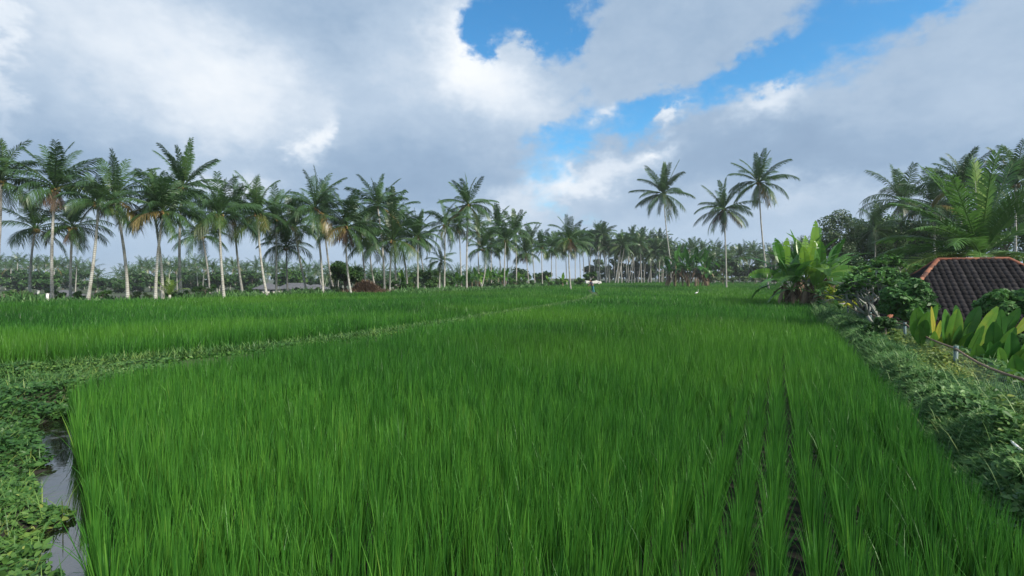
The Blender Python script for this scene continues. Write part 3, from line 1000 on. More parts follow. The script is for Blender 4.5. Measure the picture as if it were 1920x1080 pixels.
def skyline():
    rng = np.random.default_rng(9)
    sp = []
    prof = [(-120, 482), (0, 486), (130, 490), (170, 500), (195, 515), (225, 508), (270, 494), (330, 490), (420, 494), (520, 498), (620, 500), (760, 505), (860, 507), (960, 508)]
    px = -110
    while px < 965:
        top = np.interp(px, [p[0] for p in prof], [p[1] for p in prof]) + rng.uniform(-3, 10) + 7
        Y = rng.uniform(150, 235)
        if not (183 < px < 214):
            sp.append((px + rng.uniform(-4, 4), Y, (px + rng.uniform(-5, 5), top), rng.uniform(15, 22), 0))
        px += rng.uniform(6, 11)
    far_palms(sp, 'far palms on the skyline', lambda i: 'distant hazy palm of the skyline belt behind the left palm row', [('far', 0), ('far', 1), ('far', 2), ('far', 3), ('far', 4)])
    sp = []
    px = 1258
    while px < 1545:
        top = np.interp(px, [1258, 1320, 1370, 1430, 1480, 1545], [466, 470, 474, 468, 470, 460]) + rng.uniform(-4, 22)
        sp.append((px, rng.uniform(150, 200), (px + rng.uniform(-4, 4), top), rng.uniform(17, 25), 0))
        px += rng.uniform(5, 9)
    far_palms(sp, 'far palms behind the solitary three', lambda i: 'distant palm in the dark belt behind the three tall solitary palms', [('far', 0), ('mid', 1), ('far', 3), ('mid', 2), ('far', 4)])


skyline()

# ------------------------------------------------------------------ broadleaf trees, bushes
def leaf_cloud(acc, centers, radii, n, size, rng, tint=0.45, tvar=0.18, shell=0.45, aspect=0.55, squash=0.8):
    """leaf faces in many small clumps over and inside ellipsoid lobes"""
    centers = np.asarray(centers, float); radii = np.asarray(radii, float)
    k = rng.choice(len(centers), n, p=radii ** 2 / (radii ** 2).sum())
    d = rng.normal(size=(n, 3)); d /= np.linalg.norm(d, axis=1)[:, None]
    r = (shell + (1.08 - shell) * rng.random(n) ** 0.6)
    P = centers[k] + d * (radii[k] * r)[:, None] * np.array([1, 1, squash])
    nrm = d * 0.8 + rng.normal(0, 0.6, (n, 3)) + np.array([0, 0, 0.35])
    nrm /= np.linalg.norm(nrm, axis=1)[:, None]
    a = np.cross(nrm, rng.normal(size=(n, 3))); a /= np.linalg.norm(a, axis=1)[:, None]
    b = np.cross(nrm, a)
    s = size * rng.uniform(0.6, 1.3, n)[:, None]
    V = np.stack([P - a * s, P - b * s * aspect + nrm * s * 0.1, P + a * s, P + b * s * aspect + nrm * s * .1], 1).reshape(-1, 3)
    ct = rng.normal(0, tvar * 0.7, len(centers))
    T = np.clip(tint + ct[k] + rng.normal(0, tvar, n), 0, 1)
    acc.add(V, np.arange(n * 4).reshape(-1, 4), None, np.repeat(T, 4))


def limbs(acc, tips, rng, r0, base=(0, 0, 0), fork=None):
    base = np.asarray(base, float)
    for t in tips:
        t = np.asarray(t, float)
        fz = fork if fork is not None else rng.uniform(0.35, 0.6)
        k = base + (t - base) * np.array([0.15, 0.15, fz])
        s = np.linspace(0, 1, 6)[:, None]
        p = base * (1 - s) ** 2 + 2 * k * s * (1 - s) + t * s ** 2
        acc.tube(p, r0 * (1 - s[:, 0] * 0.85), 6, 0.5)


def tree(name, px, Y, top, bottom, rpx, label, cat='tree', group=None, mat='broad', seed=0, nlobes=16, n=5000, leaf=None, tint=0.45, bark='trunk_dark', trunkr=0.16, squash=0.75, airy=0.4, zb=None, lift=True):
    rng = np.random.default_rng(1000 + seed)
    x = (px - 960) / FPX * Y
    z = hz(x, Y) if zb is None else zb
    zt, zbm = zat(top, Y) - z, max(zat(bottom, Y) - z, 0.1)
    R = rpx / FPX * Y
    root = empty(name, (x, Y, z - 0.05))
    cz, hh = (zt + zbm) / 2, (zt - zbm) / 2
    cs, rs = [], []
    for i in range(nlobes):
        d = rng.normal(size=3); d /= np.linalg.norm(d)
        q = rng.uniform(0.35, 0.8)
        c = np.array([d[0] * R * q, d[1] * R * q, cz + d[2] * hh * q])
        cs.append(c); rs.append(max(min(R, hh), 0.75 * math.sqrt(R * hh)) * rng.uniform(0.26, 0.44))
    a = MB()
    leaf = leaf or max(0.06, Y * 0.0021)
    leaf_cloud(a, cs, rs, n, leaf, rng, tint, 0.16, airy, squash=squash)
    b = MB()
    trunk_top = np.array([rng.normal(0, R * 0.08), 0, max(zbm, 0.5) * 0.8 + 0.3])
    b.tube([(0, 0, 0), trunk_top * 0.5, trunk_top], [trunkr * 1.3, trunkr, trunkr * 0.85], 8)
    limbs(b, [c for c in cs[:9]], rng, trunkr * 0.55, trunk_top)
    b.build('trunk', M[bark], root, True)
    a.build('crown', M[mat], root)
    tag(root, label, cat, group)
    return root


# ------------------------------------------------------------------ banana plants and paddle leaves
def strip_leaf(acc, pts, nrm0, width, tint, rng, torn=0.5, fold=0.25, wave=0.03, nodes=None, prof=None):
    """leaf blade along a midrib curve: separate strips per side when torn"""
    pts = np.asarray(pts, float); n = len(pts)
    tan = np.gradient(pts, axis=0); tan /= np.linalg.norm(tan, axis=1)[:, None]
    s = np.linspace(0, 1, n)
    w = (np.sin(np.pi * np.clip(0.06 + 0.94 * s, 0, 1)) ** 0.55 if prof is None else prof(s)) * width
    side = np.cross(tan, nrm0); side /= np.linalg.norm(side, axis=1)[:, None] + 1e-9
    up = np.cross(side, tan)
    for sg in (-1, 1):
        gap_prev = 0
        i = 0
        while i < n - 1:
            L = 1 if rng.random() < torn else int(rng.integers(2, 5))
            j = min(n - 1, i + L)
            dz = rng.uniform(-0.9, 0.0) * torn
            rows = []
            for k in range(i, j + 1):
                sh = 0.0
                if torn > 0.2 and k == j and k < n - 1: sh = -0.12
                p = pts[k]
                tip = p + tan[k] * sh * width
                m1 = tip + side[k] * sg * w[k] * 0.5 + up[k] * (fold * w[k] * 0.5)
                m2 = tip + side[k] * sg * w[k] * 1.0 + up[k] * (fold * w[k] * 0.6 + rng.normal(0, wave * width)) + np.array([0, 0, dz * w[k] * 0.35])
                rows += [p, m1, m2]
            m = j - i
            Q = []
            for k in range(m):
                for c in range(2):
                    Q.append([k * 3 + c, k * 3 + c + 1, (k + 1) * 3 + c + 1, (k + 1) * 3 + c])
            acc.add(rows, Q, None, np.clip(tint + rng.normal(0, 0.03), 0, 1))
            i = j
    acc.tube(pts, width * 0.07 * (1.1 - s), 4, min(1, tint + 0.1), cap=False)


def arc(root, az, el, droop, L, n=12, power=1.3):
    s = np.linspace(0, 1, n)
    e = el - droop * s ** power
    d = np.stack([np.cos(e) * math.cos(az), np.cos(e) * math.sin(az), np.sin(e)], 1)
    return np.vstack([[0, 0, 0], np.cumsum(d[:-1] * (L / (n - 1)), 0)]) + np.asarray(root, float)


def banana(name, x, y, z, H, nleaf, L, W, label, group, rng, tint=0.5, torn=0.5, lean=(0, 0), specials=(), dead=5, upright=0.0):
    root = empty(name, (x, y, z - 0.05))
    top = np.array([lean[0] * H, lean[1] * H, H])
    st = MB()
    t = np.linspace(0, 1, 8)
    pts = top * t[:, None] + np.array([lean[0], lean[1], 0]) * 0
    st.tube(pts, 0.13 * (1 - 0.45 * t) * (H / 2.4) ** 0.5, 9, 0.5)
    st.build('stem', M['banana_stem'], root, True)
    az = rng.uniform(0, 6.28)
    for i in range(nleaf):
        age = i / max(1, nleaf - 1)
        az += 2.4 + rng.normal(0, 0.3)
        el = math.radians(82 - 62 * age + rng.normal(0, 6) + 12 * upright); dr = math.radians(22 + 75 * age + rng.normal(0, 10)) * (1 - 0.6 * upright)
        l = L * rng.uniform(0.8, 1.1)
        a = MB()
        pts = arc(top - np.array([0, 0, 0.05]), az, el, dr, l * 1.22, 16)
        a.tube(pts[:4], 0.03, 5, tint + 0.15, cap=False)
        nrm = np.array([0, 0, 1.0]) if el < 1.2 else np.array([-math.cos(az), -math.sin(az), 0.2])
        strip_leaf(a, pts[3:], nrm, W * rng.uniform(0.8, 1.1), tint + rng.normal(0, 0.08), rng, torn * (0.3 + age), 0.3)
        a.build('leaf', M['banana'], root)
    for (azs, els, drs, ls, ws, tn, tt) in specials:
        a = MB()
        pts = arc(top - np.array([0, 0, 0.05]), azs, els, drs, ls, 16)
        a.tube(pts[:3], 0.03, 5, tt, cap=False)
        strip_leaf(a, pts[2:], np.array([0.15, -1.0, 0.1]), ws, tt, rng, tn, 0.15)
        a.build('leaf', M['banana'], root)
    for i in range(dead):
        a = MB()
        azd = rng.uniform(0, 6.28)
        pts = arc(top * rng.uniform(0.6, 0.95), azd, math.radians(rng.uniform(-70, -20)), math.radians(50), H * rng.uniform(0.45, 0.8), 9)
        strip_leaf(a, pts, np.array([math.cos(azd), math.sin(azd), 0.5]), W * 0.42, rng.uniform(0.2, 0.9), rng, 0.8, -0.3, 0.15)
        a.build('dead_leaf', M['dead'], root)
    tag(root, label, 'banana plant', group)
    return root


M['banana_stem'] = solid_mat('banana_stem', (0.22, 0.24, 0.10), (0.12, 0.08, 0.05), nscale=4, rough=0.6, lo=0.4, hi=0.6)

# ------------------------------------------------------------------ things along the palm row
def build_row_side():
    rng = np.random.default_rng(3)
    tree('broadleaf_tree', 652, 56, 478, 540, 38, 'leafy dark green round tree behind the palms, right of grey roofs', seed=1, nlobes=22, n=5200, tint=0.35, airy=0.3, leaf=0.13)
    tree('broadleaf_tree', 808, 74, 498, 538, 22, 'small brownish green tree at the left end of the banana hedge', seed=2, n=2600, tint=0.6, mat='broad', airy=0.3, leaf=0.15)
    tree('domed_tree', 1108, 96, 507, 527, 16, 'small umbrella-shaped tree with dense flat domed crown beside the white car', seed=3, n=3200, nlobes=14, tint=0.5, squash=0.7, airy=0.2, leaf=0.16)
    # shrubs along the bank under the palms: px, Y, top, rpx, tint, mat, label
    sh = [
        (8, 34, 545, 26, 0.5, 'broad', 'low green shrub at the left edge under the palms'),
        (36, 35, 541, 22, 0.75, 'pale_broad', 'pale grey-green shrub at the left, beside the dark round bush'),
        (62, 36, 549, 14, 0.2, 'broad', 'dark round bush at the foot of the short dark-crowned palm'),
        (100, 44, 546, 20, 0.6, 'broad', 'light bush between two white posts and shelter'),
        (152, 42, 549, 22, 0.85, 'broad', 'yellow-green low bush at the right of the small grey shelter'),
        (196, 50, 547, 22, 0.6, 'broad', 'low bush between the leaning palm and the knobbly palm'),
        (262, 40, 547, 22, 0.7, 'pale_broad', 'dry brushy shrub with bare twigs left of the crossing palms'),
        (322, 42, 546, 16, 0.25, 'broad', 'dark low shrub behind the young yellow-green palm'),
        (352, 41, 547, 24, 0.2, 'broad', 'long dark shrub between young palm and straight palm'),
        (385, 45, 533, 26, 0.35, 'broad', 'bushy green shrub at the foot of the small leaning palm'),
        (440, 50, 544, 26, 0.55, 'broad', 'low shrub right of the reddish trunked palm'),
        (478, 52, 541, 24, 0.6, 'broad', 'light low shrub left of the sweeping palm trunk'),
        (560, 54, 543, 24, 0.5, 'pale_broad', 'dry low scrub before the grey roofs'),
        (600, 56, 541, 24, 0.6, 'pale_broad', 'low scrub at the foot of the bright green palm'),
        (632, 56, 540, 18, 0.5, 'pale_broad', 'greyish scrub left of the leafy round tree'),
        (745, 60, 528, 20, 0.25, 'broad', 'dark bush at the feet of the dense low palms'),
        (718, 62, 532, 16, 0.4, 'broad', 'green bush right of the brown heap'),
        (775, 64, 533, 18, 0.55, 'broad', 'light green bush under the spiky-crowned palm'),
        (806, 66, 528, 16, 0.4, 'broad', 'bush left of the short young palm'),
        (846, 72, 528, 14, 0.4, 'broad', 'bush between two white trunks at the banana hedge'),
        (925, 84, 528, 20, 0.35, 'broad', 'low bush right of the bent-trunk palm'),
        (965, 92, 527, 18, 0.45, 'broad', 'low bush under the tall full palm'),
        (990, 98, 526, 18, 0.55, 'broad', 'light low bush in the middle of the row'),
        (1022, 110, 525, 18, 0.5, 'broad', 'low bush left of the lone round-crowned palm'),
        (1052, 118, 524, 16, 0.7, 'broad', 'yellowish low bush behind the lone palm trunk'),
        (1085, 120, 522, 12, 0.75, 'broad', 'pale yellow bush left of the white car'),
    ]
    for i, (px, Y, top, r, tint, mat, lab) in enumerate(sh):
        x = (px - 960) / FPX * Y
        tree('shrub', px, Y, top - 4, HORIZON + 2.0 * FPX / Y, r * 1.1, lab, 'shrub', 'shrubs along the palm row', mat, 20 + i, 11, 1500, tint=tint, trunkr=0.03, airy=0.25, leaf=max(0.06, Y * 0.0016), squash=0.8, zb=min(hz(x, Y), 0.3))
    # undergrowth: a rough strip of weeds along the bank, nobody could count it
    a = MB()
    n = 48000
    L = PALMLINE[1:]
    seg = np.hypot(*(L[1:] - L[:-1]).T)
    cum = np.concatenate([[0], np.cumsum(seg)])
    u = rng.uniform(0, cum[-1], n) ** 1.0
    P = np.stack([np.interp(u, cum, L[:, k]) for k in range(2)], 1)
    off = rng.uniform(0.1, 1.0, n) ** 2 * 22
    P = P + np.stack([-off * 0.8, off * 0.6], 1)
    hgt = (0.45 + 0.35 * bumps(P, 0.5) + 0.25 * bumps(P, 1.7, 3)).clip(0.12, 1.2)
    Z = height(P)
    V, Q, T, C = blades(np.column_stack([P, Z]), rng.uniform(0, 6.28, n), hgt * rng.uniform(0.6, 1.3, n), rng.uniform(0, 0.5, n), rng.uniform(0, 0.5, n), 0.05 + 0.0012 * P[:, 1], 2, rng.uniform(0.0, 0.62, n), rng.uniform(0, 3.14, n))
    a.add(V, Q, T, C)
    tag(a.build('undergrowth', M['weed']), 'rough weeds and grass on the bank under the palm row', 'weeds', None, 'stuff')
    # heap of brown cuttings
    a = MB()
    x0, Y0 = XY(686, 55)
    n = 2600
    d = rng.normal(size=(n, 2)) * np.array([0.95, 0.5])
    rr = (d[:, 0] / 1.6) ** 2 + (d[:, 1] / 0.9) ** 2
    zz = np.clip(1.15 * (1 - rr), 0.05, None) * rng.uniform(0.5, 1.0, n)
    az = rng.uniform(0, 6.28, n)
    V, Q, T, C = blades(np.column_stack([d + [x0, Y0], zz + hz(x0, Y0)]), az, rng.uniform(0.3, 0.8, n), rng.uniform(0.5, 0.95, n), np.zeros(n), 0.07, 2, rng.uniform(0.2, 0.9, n))
    a.add(V, Q, T, C)
    tag(a.build('brush_heap', M['brush']), 'heap of reddish brown dead fronds behind the rice, right of a palm', 'heap')
    # young yellow-green palm, young palms by the bushes
    for (px, Y, top, lab, tint) in [(318, 37.5, 506, 'young yellow-green palm with upright fronds beside the straight palm', 0.5)]:
        x, _ = XY(px, Y)
        z = hz(x, Y)
        root = empty('young_palm', (x, Y, z - 0.03))
        b = MB(); b.tube([(0, 0, 0), (0, 0, 0.55)], [0.11, 0.08], 8); b.build('trunk', M['trunk'], root, True)
        a = MB()
        for i in range(10):
            frond(a, i * 2.4, math.radians(86 - 5 * i), math.radians(20 + 5 * i), 1.35 * rng.uniform(0.8, 1.1), 22, 0.36, 0.04, tint, rng, 3, 0.015, rng.normal(0, .3), 2, 0.3, 0.4, 0.2, root=(0, 0, 0.5))
        a.build('crown', M['palm_near'], root)
        tag(root, lab, 'palm tree')
    # banana hedge in the middle
    lab = ['banana plant with bright leaves', 'banana plant with torn leaves', 'banana plant with drooping leaves']
    k = 0
    for px in np.linspace(850, 948, 15):
        Y = 84 + rng.uniform(-3, 5) + (px - 850) * 0.06
        x = (px - 960) / FPX * Y
        banana('banana_plant', x, Y, hz(x, Y), rng.uniform(1.2, 2.0), 7, 1.7, 0.30, 'small banana plant in the hedge behind the tallest palm of the row', 'banana hedge under the palm row', rng, 0.42 + rng.normal(0, 0.08), 0.5, dead=1)
    for px in (972, 980, 1029, 1055, 756, 762):
        Y = 100 if px > 900 else 66
        x = (px - 960) / FPX * Y
        L = {972: 'banana plant at the right end of the hedge, lighter leaves', 980: 'low banana plant right of the hedge end', 1029: 'banana plant under the yellowish palm', 1055: 'banana plant left of the lone palm trunk',
             756: 'banana plant beside the dark bush under dense palms', 762: 'second banana plant beside the dark bush, lower'}[px]
        banana('banana_plant', x, Y, hz(x, Y), 1.3, 7, 1.5, 0.28, L, 'scattered bananas under the palm row', rng, 0.55, 0.4, dead=1)
    # dark banana clump under the left solitary palm
    spots = [(1252, 97, 2.6, 'leftmost banana plant of the dark clump, low brown stem'), (1266, 94, 4.2, 'banana plant beside the leaning palm trunk in the dark clump'), (1280, 96, 4.6, 'tall upright banana plant left of centre in the dark clump'),
             (1292, 92, 3.6, 'front banana plant of the dark clump with hanging brown leaves'), (1303, 95, 4.0, 'banana plant right of centre in the dark clump'), (1316, 96, 4.3, 'right-hand banana plant of the dark clump with upright dark leaf'), (1326, 94, 2.4, 'low rightmost banana plant of the dark clump')]
    for (px, Y, H, lb) in spots:
        x = (px - 960) / FPX * Y
        banana('banana_plant', x, Y, 0.1, H, 9, 3.3, 0.42, lb, 'dark banana clump', rng, 0.22, 0.6, dead=8, lean=(rng.normal(0, .05), 0))
    # egret standing in the rice
    x, Y = XY(1306, 46)
    root = empty('egret', (x, Y, 0.0))
    b = MB()
    b.tube([(-0.16, 0, 0.55), (-0.08, 0, 0.62), (0.02, 0, 0.66), (0.12, 0, 0.70)], [0.015, 0.06, 0.075, 0.03], 8)
    b.tube([(0.10, 0, 0.70), (0.17, 0, 0.76), (0.13, 0, 0.84), (0.15, 0, 0.92), (0.19, 0, 0.94)], [0.03, 0.018, 0.015, 0.018, 0.012], 8)
    b.build('body', M['white_paint'], root, True)
    c = MB(); c.tube([(0.20, 0, 0.94), (0.28, 0, 0.925)], [0.008, 0.002], 6); c.build('beak', M['yellow_paint'], root)
    for s in (-1, 1):
        c = MB(); c.tube([(0.0, s * 0.03, 0.62), (0.02, s * 0.03, 0.33), (0.0, s * 0.03, 0.0)], 0.007, 5); c.build('leg', M['dark_paint'], root)
    tag(root, 'small white egret standing in the rice left of the middle solitary palm', 'bird')
    # white posts and grey shelter at the left
    for (px, top, Y, lb) in [(72, 546, 38, 'short white post left of the second palm, partly behind bushes'), (88.5, 551, 35, 'short square white post standing free at the field edge')]:
        x, _ = XY(px, Y); z = hz(x, Y)
        b = MB(); h = zat(top, Y) - z
        b.box((x, Y, z + h / 2 - 0.1), (0.12, 0.12, h + 0.2))
        b.box((x, Y, z + h + 0.02), (0.15, 0.15, 0.04))
        tag(b.build('boundary_post', M['white_paint']), lb, 'post', 'white posts at the field edge')
    house('shelter', 120, 72, 3.0, 3.6, zat(543, 72), zat(554, 72), 0.25, M['grey_roof'], M['plaster'], 'small shelter with grey hipped roof behind the left palms', 'hut')
    house('farm_house', 503, 118, 4.8, 5.0, zat(531, 118), zat(541, 118), 0.1, M['grey_roof'], M['plaster'], 'low grey-roofed house with white wall behind the sweeping palm trunk', 'house', 'grey-roofed houses behind the palms')
    house('farm_house', 556, 124, 7.5, 5.0, zat(530, 124), zat(541, 124), -0.1, M['grey_roof'], M['plaster'], 'long low grey-roofed house between the short palm and the slender bright palm', 'house', 'grey-roofed houses behind the palms')
    house('farm_house', 592, 112, 4.4, 4.6, zat(533, 112), zat(541, 112), 0.0, M['grey_roof'], M['plaster'], 'small grey-roofed house behind the bright green palm', 'house', 'grey-roofed houses behind the palms')
    # far tree belts as trees one can tell apart only as a belt
    rng2 = np.random.default_rng(77)
    for i in range(42):
        px = -60 + i * 26 + rng2.uniform(-10, 10)
        Y = rng2.uniform(140, 200)
        tree('far_tree', px, Y, rng2.uniform(499, 509) + (14 if 172 < px < 222 else 0), 548, rng2.uniform(24, 34), 'distant hazy round tree in the belt behind the left palm row', 'tree', 'far round trees behind the palm row', 'broad', 400 + i, 16, 1300, leaf=0.5, tint=0.3 + rng2.uniform(-.1, .2), airy=0.1)
    for i in range(14):
        px = 1110 + i * 12
        tree('far_tree', px, rng2.uniform(185, 215), rng2.uniform(476, 490), 532, 16, 'pale shrubby tree filling the gaps behind the white-trunked grove', 'tree', 'trees behind the grove', 'pale_broad', 150 + i, 12, 900, leaf=0.5, tint=0.35 + rng2.uniform(-.15, .2), airy=0.1)
    for i in range(13):
        px = 1290 + i * 21
        tree('far_tree', px, rng2.uniform(140, 175), rng2.uniform(474, 488), 532, 22, 'dark round tree in the belt behind the three solitary palms', 'tree', 'far trees behind the solitary palms', 'broad', 180 + i, 12, 1100, leaf=0.45, tint=0.25 + rng2.uniform(-.1, .2), airy=0.1)
    # light scrub at the foot of that belt
    for i in range(9):
        px = 1338 + i * 19
        tree('shrub', px, 118, rng2.uniform(514, 520), 529, 13, 'low light green shrub at the foot of the dark belt, right of middle', 'shrub', 'shrubs at the far end of the field', 'pale_broad', 210 + i, 9, 700, leaf=0.22, tint=0.7, airy=0.2, trunkr=0.04)


def house(name, px, Y, w, d, zr, ze, rz, roofm, wallm, label, cat, group=None):
    x, _ = XY(px, Y)
    z = hz(x, Y)
    root = empty(name, (x, Y, z - 0.05), rz)
    h, e = zr - z, ze - z
    b = MB()
    o = 0.35
    t = 0.12
    W, D = w / 2 + o, d / 2 + o
    rl = max(w - d * 0.7, 0.6) / 2
    for dz, flip in ((0, False), (-t, True)):
        V = [(-W, -D, e + dz), (W, -D, e + dz), (W, D, e + dz), (-W, D, e + dz), (-rl, 0, h + dz), (rl, 0, h + dz)]
        b.add(V, [[0, 1, 5, 4], [2, 3, 4, 5]], [[1, 2, 5], [3, 0, 4]])
    V = [(-W, -D, e), (W, -D, e), (W, D, e), (-W, D, e), (-W, -D, e - t), (W, -D, e - t), (W, D, e - t), (-W, D, e - t)]
    b.add(V, [[0, 1, 5, 4], [1, 2, 6, 5], [2, 3, 7, 6], [3, 0, 4, 7]])
    b.build('roof', roofm, root)
    b = MB()
    b.box((0, 0, (e - 0.05) / 2), (w, d, e - 0.05))
    b.build('wall', wallm, root)
    b = MB(); b.box((-w * 0.2, -d / 2 - 0.02, 1.0), (0.85, 0.04, 2.0)); b.build('door', M['dark_paint'], root)
    for sx in (0.08, 0.32):
        b = MB(); b.box((w * sx, -d / 2 - 0.02, 1.3), (w * 0.14, 0.04, 0.8)); b.build('window', M['dark_paint'], root)
    tag(root, label, cat, group)
    return root


M['white_paint'] = solid_mat('white_paint', (0.78, 0.78, 0.76), (0.62, 0.62, 0.58), nscale=3, rough=0.5, bump=0.05)
M['yellow_paint'] = solid_mat('beak_yellow', (0.6, 0.4, 0.05), (0.5, 0.33, 0.04), bump=0)
M['dark_paint'] = solid_mat('dark_gloss', (0.02, 0.022, 0.025), (0.035, 0.035, 0.04), rough=0.25, bump=0)
M['plaster'] = solid_mat('plaster', (0.55, 0.54, 0.50), (0.40, 0.39, 0.35), nscale=1.5)
M['grey_roof'] = solid_mat('grey_roof', (0.07, 0.075, 0.085), (0.12, 0.12, 0.13), nscale=2)
M['brush'] = leaf_mat('dry_brush', [(0.0, (0.07, 0.045, 0.032)), (0.5, (0.14, 0.09, 0.06)), (1.0, (0.27, 0.20, 0.14))], trans=0.15, rough=0.9)
build_row_side()


# ------------------------------------------------------------------ white car on the far track
def build_car():
    Y = 128.0
    x, _ = XY(1112, Y)
    z = 0.25
    root = empty('parked_car', (x, Y, z), math.radians(4))
    prof = [(-1.95, 0.35), (-1.98, 0.75), (-1.85, 1.05), (-1.55, 1.42), (-1.2, 1.50), (0.1, 1.50), (0.35, 1.40), (0.95, 1.0), (1.7, 0.88), (1.95, 0.70), (1.98, 0.35)]
    n = len(prof)
    V = [(px, s * (0.80 if z_ < 1.1 else 0.66), z_) for s in (-1, 1) for px, z_ in prof]
    b = MB()
    Q = [[i, i + 1, n + i + 1, n + i] for i in range(n - 1)] + [[n - 1, 0, n, 2 * n - 1]]
    b.add(V, Q)
    me = b.mesh('body', M['white_paint'])
    bm = bmesh.new(); bm.from_mesh(me); bm.verts.ensure_lookup_table()
    bm.faces.new([bm.verts[i] for i in range(n)]); bm.faces.new([bm.verts[n + i] for i in reversed(range(n))])
    bmesh.ops.bevel(bm, geom=list(bm.edges), offset=0.04, segments=2, affect='EDGES')
    bm.to_mesh(me); bm.free()
    put('body', me, root)
    for s in (-1, 1):
        for (a, c) in ((-1.45, -0.72), (-0.66, 0.02), (0.08, 0.62)):
            b = MB()
            y = s * 0.74
            t0 = 1.40 if c < 0.5 else 1.36
            b.box(((a + c) / 2, y, 1.2), (c - a, 0.06, 0.34))
            b.build('window', M['dark_paint'], root)
        for wx in (-1.2, 1.25):
            b = MB(); b.tube([(wx, s * 0.62, 0.32), (wx, s * 0.84, 0.32)], 0.32, 18); w = b.build('wheel', M['dark_paint'], root)
            b = MB(); b.tube([(wx, s * 0.83, 0.32), (wx, s * 0.855, 0.32)], 0.18, 14); b.build('rim', M['white_paint'], w)
        b = MB(); b.box((1.93, s * 0.6, 0.72), (0.08, 0.3, 0.14)); b.build('headlight', M['plaster'], root)
        b = MB(); b.box((-1.93, s * 0.66, 0.85), (0.08, 0.2, 0.22)); b.build('tail_light', M['red_paint'], root)
    tag(root, 'white car parked beyond the rice under the domed tree', 'car')


M['red_paint'] = solid_mat('red_lens', (0.35, 0.02, 0.02), (0.28, 0.02, 0.02), bump=0, rough=0.3)
build_car()


# ------------------------------------------------------------------ farmer on the far bund
def skin_body(name, verts, edges, radii, mat, parent, sub=2):
    me = bpy.data.meshes.new(name)
    me.from_pydata(verts, edges, [])
    o = put(name, me, parent)
    o.modifiers.new('skin', 'SKIN')
    for i, r in enumerate(radii):
        me.skin_vertices[0].data[i].radius = (r, r)
    me.skin_vertices[0].data[0].use_root = True
    o.modifiers.new('sub', 'SUBSURF').levels = sub
    o.modifiers['sub'].render_levels = sub
    dg = bpy.context.evaluated_depsgraph_get()
    m2 = bpy.data.meshes.new_from_object(o.evaluated_get(dg))
    o.modifiers.clear()
    o.data = m2
    m2.materials.clear(); m2.materials.append(mat)
    for p in m2.polygons: p.use_smooth = True
    return o


